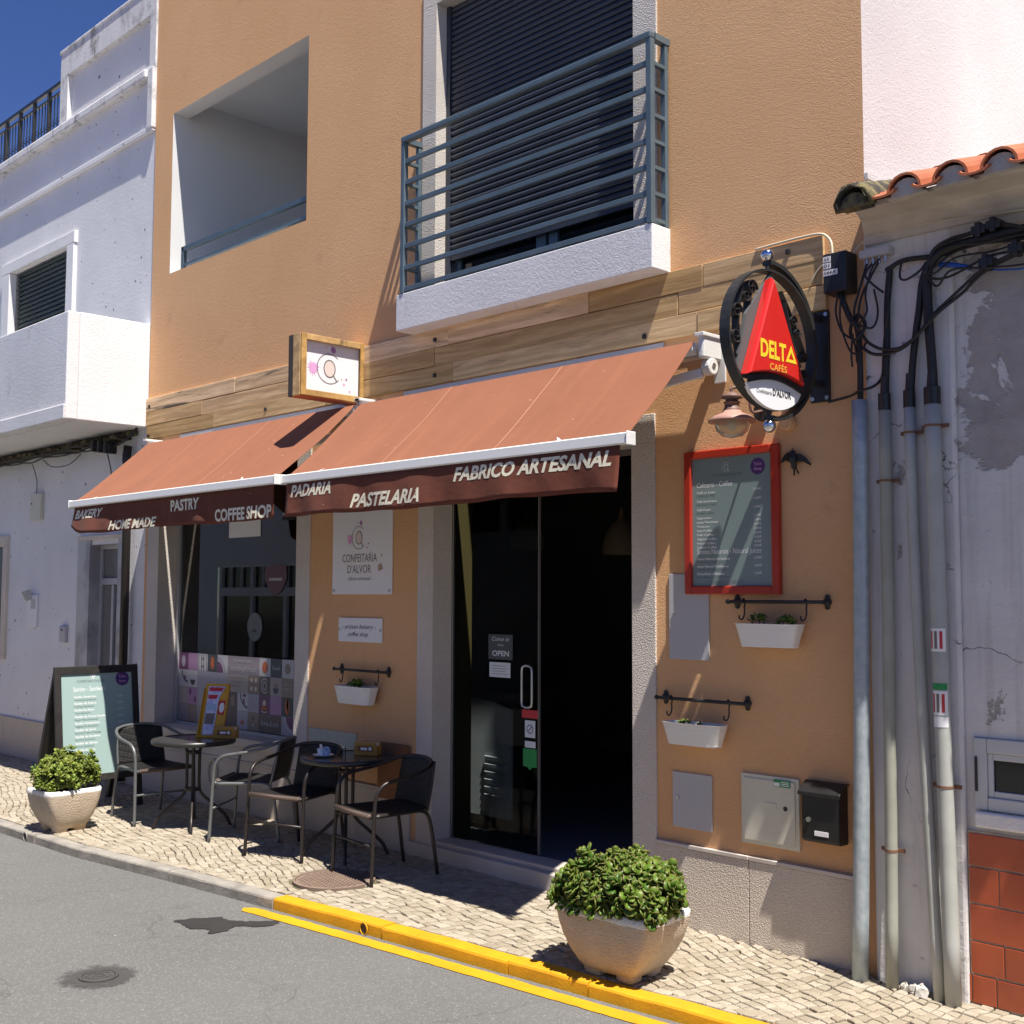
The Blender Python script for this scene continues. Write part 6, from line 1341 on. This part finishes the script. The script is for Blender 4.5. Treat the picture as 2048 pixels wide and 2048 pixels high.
for k, (a, c, p) in enumerate(IT):
    z = bz + .955 - k * .056
    bt(a, .019, y0 + .17, z, len(a) * .0125, hw, bold=.02); bt(c, .017, y0 + .17, z - .025, len(c) * .011, dk); bt(p, .018, y1 - .20, z - .008, .055, hw)
bt("CONFEITARIA D'ALVOR", .022, y0 + .20, bz + 1.085, .25, dk)
hw.o('lettering', 'chalk_white', pn, kind='stuff'); dk.o('small_lettering', 'board_ink', pn, kind='stuff')
b = B(); arc(b, bpt(yc - .03, bz + 1.137, -.0005), Y, upv, .024, .004, 0, R(300), 18); arc(b, bpt(yc - .03, bz + 1.137, -.0005), Y, upv, .010, .008, 0, R(360), 12); b.o('cup_ring', 'chalk_white', pn)
b = B(); disc(b, bpt(y1 - .145, bz + 1.105, -.001), Y, upv, .063, n=28); bd = b.o('badge', 'badge_purple', pn)
for s_, dz in (('Take', .008), ('Away', -.032)): text(s_, .024, 'print_pink', bd, bpt(y1 - .178, bz + 1.105 + dz, .0), Y, upv, width=.065)
# pale hose ring seen behind the table
B().tube([V((-9.28 + .075 * math.cos(a), -.03, .30 + .12 * math.sin(a))) for a in (2 * math.pi * k / 20 for k in range(20))], .012, 8, closed=True).o('hose_ring', 'smooth_stone', smooth=True, label='pale oval hose ring on the stone apron behind the first table', cat='hose')

# ------------------------------------------------------------------ stone planters with jade plants
def planter(c, rot, s, kw, label, plabel, lmat, n, seed, rx, ry, rz_, zc, rs):
    z0 = zg(*c); t = thing('stone_planter', label, 'planter', (c[0], c[1], z0), rot, group='footed stone planters')
    def rr_(w_, d_, z, e=.22, k=1.):
        P = []
        for i in range(40):
            a = 2 * math.pi * (i + .5) / 40; ca_, sa_ = math.cos(a), math.sin(a); P.append(V((s * kw * w_ * k * math.copysign(abs(ca_) ** e, ca_), s * d_ * k * math.copysign(abs(sa_) ** e, sa_), s * z)))
        return P
    prof = [(.120, .105, .022), (.146, .126, .028), (.172, .145, .060), (.212, .164, .115), (.245, .177, .175), (.266, .186, .235), (.276, .190, .285), (.279, .191, .312), (.272, .180, .322), (.255, .165, .318), (.250, .160, .27)]
    b = B(); b.loft([rr_(*p) for p in prof], True, False); b.o('bowl', 'aggregate_pot', t, smooth=True, local=True)
    for sx in (1, -1):
        for sy in (1, -1):
            b = B(); cx_, cy_ = sx * .092 * kw, sy * .076
            def ft(k, z, dx=0): return [V((s * (cx_ + sx * dx + .048 * k * math.copysign(abs(math.cos(a)) ** .5, math.cos(a))), s * (cy_ + sy * dx + .045 * k * math.copysign(abs(math.sin(a)) ** .5, math.sin(a))), s * z)) for a in (2 * math.pi * i / 16 for i in range(16))]
            b.loft([ft(1.0, 0), ft(1.06, .010), ft(1.10, .04, .004), ft(1.12, .07, .010), ft(.9, .12, .008)]); b.o('foot', 'aggregate_pot', t, smooth=True, local=True)
    b = B(); b.add(rr_(.250, .160, .275), [tuple(range(40))]); b.o('soil', 'soil', t, local=True)
    pt = thing('jade_plant', plabel, 'plant', (c[0], c[1], z0 + s * .27)); rr = random.Random(seed); M_ = Matrix.Rotation(rot, 3, 'Z')
    k = 0
    while k < n:
        a = rr.random() * 6.283; u = rr.random() ** .6; ph = R(-22 + 112 * (1 - u * .98)); sh_ = .62 + .38 * rr.random() ** .35
        lump = 1 + .15 * math.sin(3 * a + seed) + .13 * math.sin(6 * a + 4 * ph) + .22 * (rr.random() - .5)
        d = V((rx * math.cos(a) * math.cos(ph), ry * math.sin(a) * math.cos(ph), rz_ * math.sin(ph))) * sh_ * lump
        p = V((c[0], c[1], z0 + zc)) + M_ @ d
        if p.z < z0 + s * .27: continue
        nrm = (M_ @ V((d.x / rx, d.y / ry, d.z / rz_ + .35))) + V((rr.random() - .5, rr.random() - .5, rr.random() - .3)) * .7
        rosette(pt, p, nrm, rs * (.75 + .5 * rr.random()), lmat, rr); k += 1
        if k % 7 == 0: B().tube([(c[0] + d.x * .2, c[1] + d.y * .2, z0 + s * .27), tuple(V((c[0], c[1], z0 + zc)) + (M_ @ d) * .5), tuple(p)], .005, 6, sub=3).o('stem', 'stem_brown', pt)
    fb = B(); ft_ = []; src = ROS[lmat]; q = 0
    while q < n * 1.4:
        a = rr.random() * 6.283; ph = R(-25 + 112 * rr.random() ** 1.3); sh_ = .55 + .47 * rr.random() ** .5
        lump = 1 + .13 * math.sin(3 * a + seed) + .08 * math.sin(7 * a + 2 * ph) + .24 * (rr.random() - .5)
        dd = V((rx * math.cos(a) * math.cos(ph), ry * math.sin(a) * math.cos(ph), rz_ * math.sin(ph))) * sh_ * lump; p = V((c[0], c[1], z0 + zc)) + M_ @ dd
        q += 1
        if p.z < z0 + s * .28: continue
        nrm = (M_ @ V((dd.x / rx, dd.y / ry, dd.z / rz_ + .3))) + V((rr.random() - .5, rr.random() - .5, rr.random() - .3)) * 1.1
        qq = Z.rotation_difference(nrm.normalized()) @ Quaternion((0, 0, 1), rr.random() * 6.28); sz = rs * (.5 + .55 * rr.random()); me = src[q % 4]
        fb.add([p + (qq @ v_.co) * sz for v_ in me.vertices], [tuple(f_.vertices) for f_ in me.polygons]); ft_ += [x_.value for x_ in me.attributes['tint'].data]
    fo = fb.o('small_leaves', lmat + '_fill', pt, smooth=True, kind='stuff'); tint_attr(fo.data, ft_)
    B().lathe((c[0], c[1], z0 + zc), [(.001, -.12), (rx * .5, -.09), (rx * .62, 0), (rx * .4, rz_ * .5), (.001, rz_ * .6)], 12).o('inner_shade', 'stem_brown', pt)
planter((-3.895, -.872), R(3), 1.05, 1.02, 'large sand coloured stone planter standing at the yellow kerb', 'dark green jade plant filling the planter at the yellow kerb', 'jade_leaf', 300, 3, .305, .24, .155, .40, .058)
planter((-9.22, -1.385), R(95), 1.03, .80, 'sand coloured stone planter at the grey kerb before the sandwich board', 'bright yellow green jade plant before the sandwich board', 'lime_leaf', 290, 9, .22, .19, .16, .42, .043)
